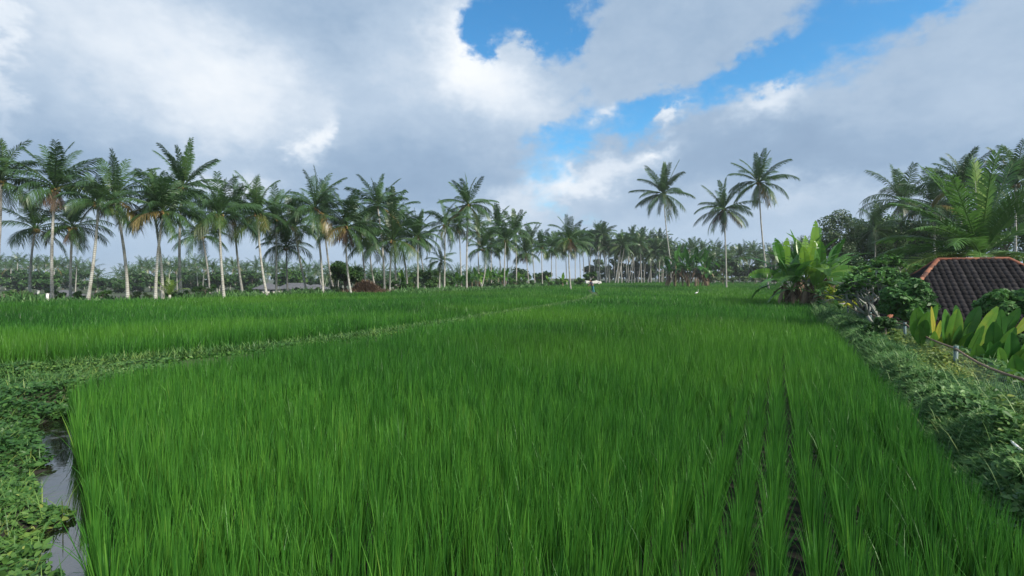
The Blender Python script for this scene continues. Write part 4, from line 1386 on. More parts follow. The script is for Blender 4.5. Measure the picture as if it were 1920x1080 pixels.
def build_farmer():
    Y = 62.0
    x, _ = XY(1111.5, Y)
    z = 0.15
    root = empty('person', (x, Y, z), 0.0)
    skin = solid_mat('skin', (0.30, 0.17, 0.10), (0.26, 0.14, 0.08), rough=0.5, bump=0)
    teal = solid_mat('teal_cloth', (0.05, 0.22, 0.24), (0.04, 0.16, 0.18), nscale=8)
    shirt = solid_mat('dark_shirt', (0.06, 0.06, 0.09), (0.09, 0.08, 0.12), nscale=8)
    hair = solid_mat('black_hair', (0.01, 0.01, 0.01), (0.02, 0.018, 0.015), bump=0)
    # stooping to the left, arms reaching down and forward
    v = [(0, 0, 0.88), (-0.06, 0, 1.05), (-0.17, 0, 1.25), (-0.27, 0, 1.38), (-0.33, 0, 1.46), (-0.40, 0, 1.56), (-0.43, 0, 1.64),
         (-0.27, 0.19, 1.36), (-0.36, 0.22, 1.10), (-0.52, 0.20, 0.92), (-0.60, 0.19, 0.86),
         (-0.27, -0.19, 1.36), (-0.34, -0.22, 1.09), (-0.50, -0.20, 0.90), (-0.58, -0.19, 0.84),
         (0.0, 0.10, 0.82), (-0.05, 0.12, 0.46), (0.06, 0.12, 0.08), (-0.08, 0.13, 0.03),
         (0.02, -0.10, 0.82), (0.05, -0.12, 0.46), (0.18, -0.12, 0.08), (0.04, -0.13, 0.03)]
    e = [(0, 1), (1, 2), (2, 3), (3, 4), (4, 5), (5, 6), (3, 7), (7, 8), (8, 9), (9, 10), (3, 11), (11, 12), (12, 13), (13, 14), (0, 15), (15, 16), (16, 17), (17, 18), (0, 19), (19, 20), (20, 21), (21, 22)]
    r = [0.14, 0.135, 0.15, 0.13, 0.055, 0.095, 0.085, 0.06, 0.045, 0.032, 0.03, 0.06, 0.045, 0.032, 0.03, 0.09, 0.06, 0.04, 0.04, 0.09, 0.06, 0.04, 0.04]
    skin_body('body', v, e, r, skin, root)
    k = [0, 1, 2, 3, 7, 8, 11, 12]
    idx = {a: i for i, a in enumerate(k)}
    vv = [v[a] for a in k]; ee = [(idx[a], idx[b]) for a, b in e if a in idx and b in idx]
    skin_body('shirt', vv, ee, [0.16, 0.155, 0.165, 0.145, 0.085, 0.065, 0.085, 0.065], shirt, root)
    k = [0, 15, 16, 17, 19, 20, 21]
    idx = {a: i for i, a in enumerate(k)}
    vv = [v[a] for a in k]; ee = [(idx[a], idx[b]) for a, b in e if a in idx and b in idx]
    skin_body('trousers', vv, ee, [0.165, 0.125, 0.095, 0.075, 0.125, 0.095, 0.075], teal, root)
    bm = bmesh.new(); bmesh.ops.create_icosphere(bm, subdivisions=3, radius=0.115, matrix=Matrix.Translation((-0.395, 0, 1.625)) @ Matrix.Diagonal((1, 0.92, 0.9, 1)))
    me = bpy.data.meshes.new('hair'); bm.to_mesh(me); bm.free(); me.materials.append(hair)
    put('hair', me, root)
    # fingers
    for s in (-1, 1):
        b = MB()
        bx, by, bz = (-0.60, 0.19, 0.86) if s > 0 else (-0.58, -0.19, 0.84)
        for q in range(4):
            b.tube([(bx, by + (q - 1.5) * 0.018, bz), (bx - 0.05, by + (q - 1.5) * 0.02, bz - 0.03), (bx - 0.06, by + (q - 1.5) * 0.02, bz - 0.075 + abs(q - 1.3) * 0.008)], [0.009, 0.008, 0.006], 5)
        b.tube([(bx + 0.02, by - s * 0.03, bz), (bx - 0.02, by - s * 0.06, bz - 0.03)], [0.01, 0.007], 5)
        b.build('fingers', skin, root, True)
    tag(root, 'person in dark top and teal trousers stooping on the far field bund', 'person')


build_farmer()

# ------------------------------------------------------------------ right side: light green banana clump
def build_right():
    rng = np.random.default_rng(21)
    G = 'light green banana clump right of the field'
    pi = math.pi
    # (px, Y, H, lean, tint, specials, label)
    def sp(az_deg, el, droop, L, W, torn, tint): return (math.radians(az_deg), math.radians(el), math.radians(droop), L, W, torn, tint)
    items = [
        (1476, 31.5, 1.9, (-0.12, 0), 0.40, [sp(180, 93, -4, 2.5, 0.32, 0.35, 0.62), sp(180, 25, 60, 2.3, 0.30, 0.3, 0.48)], 8, 'leftmost light green banana plant with one leaf standing bolt upright'),
        (1492, 33.0, 2.2, (0.05, 0), 0.30, [sp(200, 86, 5, 2.2, 0.24, 0.9, 0.3)], 6, 'dark torn-leaved banana plant behind the left upright leaf'),
        (1511, 30.2, 1.75, (0.0, 0), 0.60, [sp(130, 98, -4, 2.5, 0.36, 0.25, 0.68), sp(65, 74, -6, 2.8, 0.30, 0.5, 0.58), sp(20, 35, 30, 2.1, 0.36, 0.3, 0.55), sp(160, 25, 55, 1.9, 0.30, 0.3, 0.5)], 9, 'central banana plant with broad bright leaves spread around pale stem'),
        (1520, 32.0, 2.5, (0.02, 0), 0.50, [sp(40, 75, -12, 3.1, 0.32, 0.3, 0.66)], 5, 'tallest banana plant of the clump with a leaf leaning right at the top'),
        (1534, 31.0, 1.9, (0.10, 0), 0.45, [sp(0, 28, 45, 2.4, 0.34, 0.4, 0.5), sp(-10, 10, 40, 2.3, 0.32, 0.5, 0.46)], 6, 'rightmost banana plant with leaves spreading flat over the croton bushes'),
        (1502, 34.0, 2.3, (-0.04, 0), 0.28, [sp(170, 60, 50, 2.2, 0.26, 0.95, 0.25), sp(95, 80, 20, 2.0, 0.26, 0.95, 0.3)], 8, 'ragged dark banana plant at the back of the clump'),
        (1548, 33.0, 2.1, (0.12, 0), 0.36, [sp(15, 50, 45, 2.2, 0.28, 0.95, 0.4), sp(-20, 20, 60, 2.0, 0.28, 0.9, 0.42)], 6, 'ragged banana plant at the back right of the clump'),
        (1526, 29.8, 1.0, (0.05, 0), 0.5, [sp(10, 45, 60, 1.5, 0.26, 0.6, 0.5)], 12, 'short young banana plant with brown dead leaves at the front right'),
        (1487, 30.4, 1.2, (-0.05, 0), 0.35, [], 14, 'short banana plant wrapped in brown dead leaves at the front left'),
    ]
    for px, Y, H, lean, tint, spec, dead, lab in items:
        x = (px - 960) / FPX * Y
        banana('banana_plant', x, Y, 0.2, H, 7, 2.35, 0.28, lab, G, rng, tint, 0.8, lean, spec, dead)
    # yellow croton bushes below
    for i, (px, Y, top, r, lab) in enumerate([(1556, 27, 530, 16, 'yellow-green croton bush right of the banana clump'), (1580, 25, 541, 16, 'yellow-green croton bush before the wire fence'), (1600, 24, 546, 12, 'smallest yellow croton bush, left of the frangipani stems')]):
        x = (px - 960) / FPX * Y
        root = empty('croton_bush', (x, Y, hz(x, Y)))
        H = zat(top, Y) - hz(x, Y)
        a = MB()
        for k in range(26):
            az = rng.uniform(0, 6.28); el = rng.uniform(0.3, 1.4)
            b0 = np.array([rng.normal(0, r / FPX * Y * .4), rng.normal(0, .3), rng.uniform(0.2, 0.75) * H])
            strip_leaf(a, arc(b0, az, el, 0.9, rng.uniform(0.35, 0.6), 6), np.array([0, 0, 1.0]), 0.09, rng.uniform(0.3, 0.9), rng, 0.0, 0.3)
        b = MB(); limbs(b, [(rng.normal(0, .3), rng.normal(0, .2), H * .7) for _ in range(6)], rng, 0.02)
        b.build('stem', M['trunk_dark'], root); a.build('leaves', M['croton'], root)
        tag(root, lab, 'bush', 'yellow croton bushes')

    # background trees at the right
    T = [
        (1570, 62, 378, 530, 36, 'pale_broad', 5000, 0.35, 0.72, 'airy grey-green tree behind the banana clump, sky showing through its top'),
        (1618, 70, 392, 530, 42, 'broad', 5200, 0.35, 0.4, 'dense mid-green tree right of the airy grey-green one'),
        (1668, 66, 388, 530, 46, 'broad', 6000, 0.5, 0.3, 'broad green tree below the palm with brown fronds'),
        (1725, 60, 388, 530, 46, 'broad', 6000, 0.3, 0.3, 'dark tree between the palm with brown fronds and the house'),
        (1775, 72, 345, 520, 46, 'broad', 6000, 0.3, 0.3, 'dark tree seen between the two big palms at the right'),
        (1880, 60, 340, 490, 66, 'broad', 8000, 0.4, 0.3, 'large tree behind the near palm at the right edge'),
        (1960, 48, 350, 500, 60, 'broad', 6000, 0.4, 0.3, 'tree cut off by the right edge above the roof'),
        (1600, 44, 478, 535, 34, 'broad', 4200, 0.25, 0.3, 'low dark tree right of the banana leaves'),
        (1650, 42, 484, 540, 34, 'broad', 4200, 0.3, 0.3, 'low dark tree behind the frangipani'),
        (1705, 40, 480, 540, 34, 'broad', 4200, 0.45, 0.3, 'low green tree touching the left end of the tiled roof'),
    ]
    for i, (px, Y, top, bot, r, mat, n, tint, airy, lab) in enumerate(T):
        tree('broadleaf_tree', px, Y, top, bot, r, lab, 'tree', 'trees behind the tiled house', mat, 300 + i, 34, int(n * 1.6), tint=tint, airy=airy, leaf=0.0021 * Y, trunkr=0.2, squash=0.85)
    tree('broadleaf_tree', 1700, 130, 405, 500, 120, 'far dark wooded rise seen between the right-hand trees', 'tree', None, 'broad', 330, 40, 9000, tint=0.2, leaf=0.35, airy=0.2)

    # palms at the right
    palm('coconut_palm', 78, 1690, (1690, 378), 74, 0, 'full', 3, 'palm with brown and yellow hanging fronds rising over the dense trees', group='palms behind the tiled house', skirt=True, rz=1.0)
    palm('coconut_palm', 44, 1905, (1900, 345), 84, 0, 'upright', 1, 'dark palm behind the big near palm at the right edge', group='palms behind the tiled house', rz=2.0)
    palm('coconut_palm', 58, 1752, (1750, 385), 78, 0, 'full', 1, 'dark palm half sunk in the trees between the brown-fronded palm and the huge near palm', group='palms behind the tiled house', rz=3.0)
    palm('coconut_palm', 64, 1640, (1640, 430), 56, 0, 'full', 2, 'low palm crown buried in the trees right of the airy tree', group='palms behind the tiled house', rz=0.3)
    palm('coconut_palm', 48, 1800, (1800, 350), 72, 0, 'upright', 0, 'palm with upright fronds just left behind the huge near palm', group='palms behind the tiled house', rz=4.0)
    # big near palm behind the roof
    Y = 25.5
    x, _ = XY(1838, Y)
    z = hz(x, Y)
    root = empty('coconut_palm', (x, Y, z - 0.05))
    cz = zat(478, Y) - z
    put('trunk', trunk_mesh((0, 0, 0), (0, 0, cz), (0.1, 0, 0), 0.22, 0.2), root)
    a = MB()
    rg = np.random.default_rng(5)
    fr = [  # azimuth deg (0 = right, 90 = away, 180 = left), elevation, droop, length, tint
        (175, 66, 18, 5.2, .30), (150, 74, 22, 5.0, .34), (100, 88, 10, 4.9, .48), (250, 84, 22, 5.0, .30), (60, 82, 16, 5.0, .30), (20, 72, 20, 5.3, .30), (330, 66, 22, 5.2, .28), (5, 58, 26, 5.0, .30),
        (200, 56, 26, 5.0, .26), (165, 50, 40, 4.8, .28), (120, 60, 40, 4.8, .22), (185, 34, 50, 4.9, .30), (210, 24, 52, 4.8, .24), (170, 18, 50, 4.9, .26), (340, 44, 40, 4.8, .26), (15, 34, 45, 4.8, .28), (300, 62, 34, 4.7, .25),
        (188, 5, 42, 4.6, .55), (160, 2, 38, 4.2, .62), (225, 8, 55, 4.2, .30), (20, 12, 50, 4.4, .30), (350, 2, 48, 4.3, .45), (45, 40, 40, 4.6, .22), (80, 45, 40, 4.6, .22), (130, 30, 45, 4.6, .22), (270, 68, 44, 4.2, .27),
    ]
    for (az, el, dr, L, tint) in fr:
        frond(a, math.radians(az + rg.normal(0, 4)), math.radians(el), math.radians(dr), L * 1.0, 62, 1.0, 0.075, tint, rg, 4, 0.045, rg.normal(0, .4), 3, 0.35, 0.30, 0.13)
    a.build('crown', M['palm_near'], root, False).location = (0, 0, cz)
    q = put('dead_fronds', skirt_mesh(9, 12, 1.0), root, (0, 0, cz)); q.scale = (2.0,) * 3
    a = MB()
    for k in range(2):
        a.tube([(-0.25 - .45 * k, 0, 0.3), (-0.35 - .5 * k, -.1, 2.2), (-0.42 - .5 * k, -0.1, 3.7 - .4 * k)], [0.035, 0.025, 0.01], 5, 0.7)
    b = a.build('bare_midrib', M['pale_bark'], root); b.location = (0, 0, cz)
    tag(root, 'huge near palm with long arching fronds rising right behind the tiled roof', 'palm tree', 'palms behind the tiled house')

    build_house()
    build_frangipani()
    tree('frangipani_bush', 1652, 19.0, 494, 560, 50, 'wide leafy green bush rising left of the roof hip, over the bare frangipani', 'bush', None, 'frangi', 356, 34, 7500, leaf=0.10, tint=0.35, airy=0.35, trunkr=0.07, squash=0.75)
    # rounded bush in front of the roof at the right
    tree('frangipani_bush', 1890, 12.4, 527, 605, 58, 'dense rounded dark green bush hiding the right part of the roof', 'bush', None, 'frangi', 350, 24, 5200, leaf=0.085, tint=0.45, airy=0.35, trunkr=0.07, squash=0.8)
    tree('frangipani_bush', 1700, 15.2, 517, 598, 52, 'leafy green bush against the left half of the roof', 'bush', None, 'frangi', 351, 30, 6500, leaf=0.085, tint=0.35, airy=0.35, trunkr=0.06)
    tree('shrub', 1660, 13.2, 585, 650, 30, 'dark undergrowth bush behind the fence posts', 'shrub', 'garden shrubs', 'broad', 352, 14, 2500, leaf=0.06, tint=0.4, airy=0.3, trunkr=0.04)
    tree('shrub', 1850, 13.2, 590, 660, 60, 'dark bush behind the paddle leaves', 'shrub', 'garden shrubs', 'broad', 353, 18, 3500, leaf=0.06, tint=0.15, airy=0.3, trunkr=0.04)  # darker leaf tint than the other garden shrubs
    tree('shrub', 1915, 9.6, 620, 720, 50, 'green bush at the right edge under the yellow leaf', 'shrub', 'garden shrubs', 'broad', 354, 14, 2500, leaf=0.05, tint=0.5, airy=0.3, trunkr=0.04)


def build_house():
    # hipped tile roof; front slope faces the camera
    u0, v0_ = np.array([0.883, -0.469]), np.array([0.469, 0.883])
    ye = 16.8; ze = zat(600, ye)
    fl = np.array([XY(1664, ye)[0], ye])
    a_, b_, rid = 3.4, 2.0, 1.94
    rl = fl + u0 * b_ + v0_ * a_
    zr = zat(487, rl[1])
    rr_ = rl + u0 * rid
    fr_ = fl + u0 * (2 * b_ + rid)
    bl, br = fl + v0_ * 2 * a_, fr_ + v0_ * 2 * a_
    ox, oy = (fl + br) / 2
    gz = hz(ox, oy) - 0.1
    oz = gz
    root = empty('tiled_house', (ox, oy, gz))
    A = lambda p, z: np.array([p[0], p[1], z]) - np.array([ox, oy, oz])
    RL, RR = A(rl, zr), A(rr_, zr)
    FL, FR, BL, BR = A(fl, ze), A(fr_, ze), A(bl, ze), A(br, ze)

    def slope(e0, e1, t0, t1):
        """tiled surface between eave e0-e1 and top t0-t1: pan waves across, steps along the slope"""
        u_dir = (e1 - e0) / np.linalg.norm(e1 - e0)
        mid = (t0 + t1) / 2; foot = e0 + u_dir * ((mid - e0) @ u_dir)
        vv = mid - foot; SL = np.linalg.norm(vv); v_dir = vv / SL
        nrm = np.cross(u_dir, v_dir); nrm *= np.sign(nrm[2])
        W = np.linalg.norm(e1 - e0)
        a0, a1 = (t0 - e0) @ u_dir, (t1 - e0) @ u_dir
        course = 0.26; nc = int(SL / course) + 1
        b = MB()
        tw = 0.17; per = 8
        for c in range(nc):
            v0, v1 = c * course, min((c + 1) * course + 0.03, SL)
            f0, f1 = v0 / SL, v1 / SL
            us = np.arange(0, W + 1e-6, tw / per)
            lo0, hi0 = a0 * f0, W + (a1 - W) * f0
            m = (us >= lo0 - 0.001) & (us <= hi0 + 0.001)
            u = us[m]
            if len(u) < 2: continue
            ph = (u / tw) % 1.0
            wave = 0.038 * np.abs(np.sin(np.pi * ph)) ** 0.8
            jit = 0.006 * np.sin((u // tw) * 12.9 + c * 7.7)
            lo1, hi1 = a0 * f1, W + (a1 - W) * f1
            uu = np.clip(u, lo1, hi1)
            P0 = e0 + u[:, None] * u_dir + v0 * v_dir + (wave + 0.016 + jit)[:, None] * nrm
            P1_ = e0 + uu[:, None] * u_dir + v1 * v_dir + (wave + 0.004 + jit)[:, None] * nrm
            P00 = P0 - nrm * 0.03
            n = len(u)
            V = np.vstack([P00, P0, P1_])
            i = np.arange(n - 1)
            Q = np.vstack([np.stack([i, i + 1, n + i + 1, n + i], 1), np.stack([n + i, n + i + 1, 2 * n + i + 1, 2 * n + i], 1)])
            tid = np.sin((u // tw) * 78.2 + c * 37.7) * 0.5 + 0.5
            b.add(V, Q, None, np.tile(tid, 3))
        return b
    r = slope(FL, FR, RL, RR)
    for e0, e1, t in ((BL, FL, RL), (FR, BR, RR)):
        q = slope(e0, e1, t, t)
        for V, Q, C in zip(q.V, q.Q, q.C):
            r.V.append(V); r.C.append(C); r.Q.append(Q + r.n)
            r.n += 0
        r.n += q.n
    q = slope(BR, BL, RR, RL)
    for V, Q, C in zip(q.V, q.Q, q.C):
        r.V.append(V); r.C.append(C); r.Q.append(Q + r.n)
    r.n += q.n
    r.build('roof', M['tile'], root)
    # boards closing the roof from below and fascia
    b = MB()
    dn = np.array([0, 0, -0.10])
    b.add([FL + dn, FR + dn, BR + dn, BL + dn, RL + dn, RR + dn], [[0, 1, 5, 4], [2, 3, 4, 5]], [[1, 2, 5], [3, 0, 4]])
    for p, q_ in ((FL, FR), (FR, BR), (BR, BL), (BL, FL)):
        b.add([p + [0, 0, 0.02], q_ + [0, 0, 0.02], q_ + [0, 0, -0.14], p + [0, 0, -0.14]], [[0, 1, 2, 3]])
    b.build('fascia', M['fascia'], root)
    # orange ridge and hip caps, one overlapping half-round after another
    def caps(p, q_, name):
        L = np.linalg.norm(q_ - p); n = int(L / 0.36)
        b = MB()
        d = (q_ - p) / L
        side = np.cross(d, [0, 0, 1]); side /= np.linalg.norm(side)
        up = np.cross(side, d)
        th = np.linspace(-0.15, math.pi + 0.15, 8)
        for k in range(n):
            s0, s1 = k * L / n, (k + 1) * L / n + 0.04
            V = []
            for s, rr in ((s0, 0.08), (s0 + 0.02, 0.09), (s1, 0.075)):
                for t in th:
                    V.append(p + d * s + side * math.cos(t) * rr + up * (math.sin(t) * rr * 0.85 + 0.0))
            Q = [[i * 8 + j, i * 8 + j + 1, (i + 1) * 8 + j + 1, (i + 1) * 8 + j] for i in range(2) for j in range(7)]
            b.add(V, Q, None, (math.sin(k * 91.7) * .5 + .5))
        b.build(name, M['cap'], root, True)
    caps(RL, RR, 'ridge_cap')
    for e, t in ((FL, RL), (FR, RR), (BL, RL), (BR, RR)):
        caps(e, t, 'hip_cap')
    b = MB()
    H = ze - gz - 0.16
    w, d = 2 * b_ + rid - 1.2, 2 * a_ - 1.2
    ra = math.atan2(u0[1], u0[0])
    for (cu, cv, sx, sy) in ((0, -d / 2, w, 0.15), (0, d / 2, w, 0.15), (-w / 2, 0, 0.15, d - .16), (w / 2, 0, 0.15, d - .16)):
        c = u0 * cu + v0_ * cv
        b.box((c[0], c[1], H / 2), (sx, sy, H), ra)
    b.build('wall', M['plaster'], root)
    for sx in (-0.3, 0.05, 0.33):
        c = u0 * (w * sx) + v0_ * (-d / 2 - 0.09)
        b = MB(); b.box((c[0], c[1], H * 0.52), (0.9, 0.03, 1.1), ra); b.build('window', M['dark_paint'], root)
    tag(root, 'low house with dark grey tiled hip roof and orange ridge caps', 'house')


def tile_mats():
    m, nt, out = new_mat('roof_tile')
    t = attr(nt)
    tc = nt.nodes.new('ShaderNodeTexCoord').outputs['Object']
    nz = noise(nt, tc, 3.5, 7, 0.7)
    n2 = noise(nt, tc, 22, 4, 0.6)
    f = t * 0.35 + nz * 0.65
    c = ramp(f, [(0.15, (0.007, 0.0055, 0.0065)), (0.5, (0.014, 0.0125, 0.0145)), (0.8, (0.036, 0.032, 0.035))])
    c = mixc(nt, maprange(nz * n2, 0.30, 0.42, 0, 0.5), c, (0.08, 0.075, 0.06))
    p = nt.nodes.new('ShaderNodeBsdfPrincipled')
    p.inputs['Roughness'].default_value = 0.85
    p.inputs['Specular IOR Level'].default_value = 0.15
    nt.links.new(c, p.inputs['Base Color'])
    nt.links.new(p.outputs[0], out.inputs[0])
    M['tile'] = m
    m, nt, out = new_mat('ridge_tile')
    t = attr(nt)
    tc = nt.nodes.new('ShaderNodeTexCoord').outputs['Object']
    nz = noise(nt, tc, 5, 6, 0.7)
    c = ramp(t * 0.4 + nz * 0.6, [(0.25, (0.07, 0.03, 0.02)), (0.5, (0.24, 0.075, 0.035)), (0.8, (0.34, 0.15, 0.085))])
    p = nt.nodes.new('ShaderNodeBsdfPrincipled')
    p.inputs['Roughness'].default_value = 0.8
    nt.links.new(c, p.inputs['Base Color'])
    nt.links.new(p.outputs[0], out.inputs[0])
    M['cap'] = m
    M['fascia'] = solid_mat('fascia_board', (0.18, 0.08, 0.05), (0.12, 0.06, 0.04), nscale=3)
    M['fence_paint'] = solid_mat('fence_paint', (0.05, 0.13, 0.14), (0.12, 0.16, 0.16), nscale=9, rough=0.5)
    M['rusty'] = solid_mat('rusty_pipe', (0.13, 0.085, 0.055), (0.20, 0.14, 0.10), nscale=9, rough=0.7)


tile_mats()


def build_frangipani():
    """pale stubby forking branches, tufts of long leaves at the tips"""
    rng = np.random.default_rng(14)
    def one(px, Y, toppx, spread, depth, label, leafn=9, L0=0.55, zb=None):
        x, _ = XY(px, Y)
        z = hz(x, Y)
        H = zat(toppx, Y) - z
        root = empty('frangipani_tree', (x, Y, z - 0.05))
        b, a = MB(), MB()
        tips = []
        def grow(p, d, L, r, lv):
            q = p + d * L
            m = (p + q) / 2 + rng.normal(0, L * 0.06, 3)
            b.tube([p, m, q], [r, r * 0.85, r * 0.8], 6, 0.5)
            if lv == 0 or q[2] > H * 1.02:
                tips.append((q, d)); return
            for k in range(int(rng.integers(2, 4))):
                ax = rng.normal(size=3); ax -= ax @ d * d; ax /= np.linalg.norm(ax)
                nd = d * 0.8 + ax * rng.uniform(0.5, 0.8) * spread + np.array([0, 0, 0.12]); nd /= np.linalg.norm(nd)
                grow(q, nd, L * rng.uniform(0.72, 0.92), r * 0.74, lv - 1)
        for s in range(3):
            d = np.array([math.cos(s * 2.1 + 0.4) * 0.35, math.sin(s * 2.1 + 0.4) * 0.3, 1.0]); d /= np.linalg.norm(d)
            grow(np.array([0, 0, 0.0]), d, H * 0.33, 0.055, depth)
        for (q, d) in tips:
            for k in range(leafn):
                az = rng.uniform(0, 6.28)
                el = rng.uniform(-0.1, 0.9)
                strip_leaf(a, arc(q, az, el, 0.7, rng.uniform(0.22, 0.34), 5), np.array([0, 0, 1.0]), 0.045, rng.uniform(0.2, 0.9), rng, 0, 0.25, 0)
        b.build('trunk', M['frangi_bark'], root, True)
        a.build('crown', M['frangi'], root)
        tag(root, label, 'tree', 'frangipani trees')
    one(1640, 16.5, 520, 1.0, 4, 'frangipani with bare pale grey forking branches and thin leaf tufts', 6)
    one(1668, 21.0, 500, 1.0, 4, 'leafier frangipani left of the tiled roof with a yellow flower', 14)
    one(1612, 22.0, 528, 1.0, 3, 'small frangipani right of the croton bushes', 10)
    x, _ = XY(1632, 19)
    # yellow allamanda blossom bunch
    b = MB()
    c0 = np.array([x, 19.0, zat(508, 19)])
    for k in range(12):
        strip_leaf(b, arc(c0, rng.uniform(0, 6.28), rng.uniform(0, 1.3), 0.8, 0.12, 5), np.array([0, 0, 1.0]), 0.05, 0.95, rng, 0, 0.2, 0)
    b.tube([c0 + [0, 0, -0.9], c0], [0.012, 0.008], 5, 0.2)
    tag(b.build('yellow_flower', M['croton']), 'single pale yellow flower head above the bare frangipani branches', 'flower')


M['frangi_bark'] = solid_mat('frangipani_bark', (0.36, 0.37, 0.36), (0.24, 0.25, 0.23), nscale=6)
build_right()


# ------------------------------------------------------------------ fence, pipe and paddle-leaved plants
def build_fence():
    pts = [(6.35, 6.35), (7.9, 9.1), (10.7, 13.9), (12.6, 18.0), (14.6, 22.2)]
    root = empty('wire_fence', (7.9, 9.1, hz(7.9, 9.1)))
    off = np.array([7.9, 9.1, hz(7.9, 9.1)])
    F = [(3.4, 1.0), (4.9, 3.6)] + pts
    def top(p): return 0.74 + 0.0 * p[1]
    for i, p in enumerate(F):
        if i == 2: continue      # the rail runs on unsupported here
        b = MB()
        z = hz(*p)
        P = np.array([p[0], p[1], 0]) - np.array([off[0], off[1], off[2]])
        dx = 0.03 * math.sin(i * 3)
        b.tube([(P[0], P[1], z - 0.3 + P[2]), (P[0] + dx, P[1], top(p) - 0.03 + P[2])], [0.034, 0.034], 10)
        b.tube([(P[0] + dx, P[1], top(p) - 0.04 + P[2]), (P[0] + dx, P[1], top(p) + 0.05 + P[2])], [0.040, 0.036], 10)
        b.build('post', M['fence_paint'], root, True)
    b = MB()
    R = [np.array([p[0], p[1], top(p)]) - off for p in F]
    rp = []
    for a, c in zip(R[:-1], R[1:]):
        for t in np.linspace(0, 1, 6)[:-1]:
            rp.append(a + (c - a) * t + np.array([0, 0, -0.06 * math.sin(math.pi * t)]))
    rp.append(R[-1])
    b.tube(rp, 0.019, 7)
    b.build('rail', M['rusty'], root, True)
    # diamond mesh
    b = MB()
    for a, c in zip(R[:-1], R[1:]):
        L = np.linalg.norm((c - a)[:2]); d = (c - a) / L
        h = 0.62
        n = int(L / 0.09)
        side = np.array([-d[1], d[0], 0]) * 0.0022
        for k in range(-7, n):
            for sg in (1, -1):
                s0, s1 = k * 0.09, k * 0.09 + h
                if sg < 0: s0, s1 = s1, s0
                z0, z1 = -h - 0.05, -0.05
                # clip to the bay
                A_, B_ = (s0, z0), (s1, z1)
                lo, hi = min(s0, s1), max(s0, s1)
                if hi <= 0 or lo >= L: continue
                def at(s): return z0 + (z1 - z0) * (s - s0) / (s1 - s0)
                q0, q1 = max(lo, 0), min(hi, L)
                p0 = a + d * q0 + np.array([0, 0, at(q0)]); p1 = a + d * q1 + np.array([0, 0, at(q1)])
                b.tube([p0, p1], 0.0009, 3, 0.5, cap=False)
    b.build('wire_mesh', M['fence_paint'], root)
    tag(root, 'low wire mesh fence with teal posts and rusty top rail along the weedy bank', 'fence')
    b = MB()
    p0 = np.array([*XY(1846, 5.75), 0.42]); p1 = np.array([*XY(1935, 4.55), 0.40])
    b.tube([p0, (p0 + p1) / 2 + [0, 0, 0.015], p1], 0.013, 8)
    tag(b.build('white_pipe', M['white_paint']), 'thin white plastic pipe lying in the weeds at the right edge', 'pipe')


build_fence()


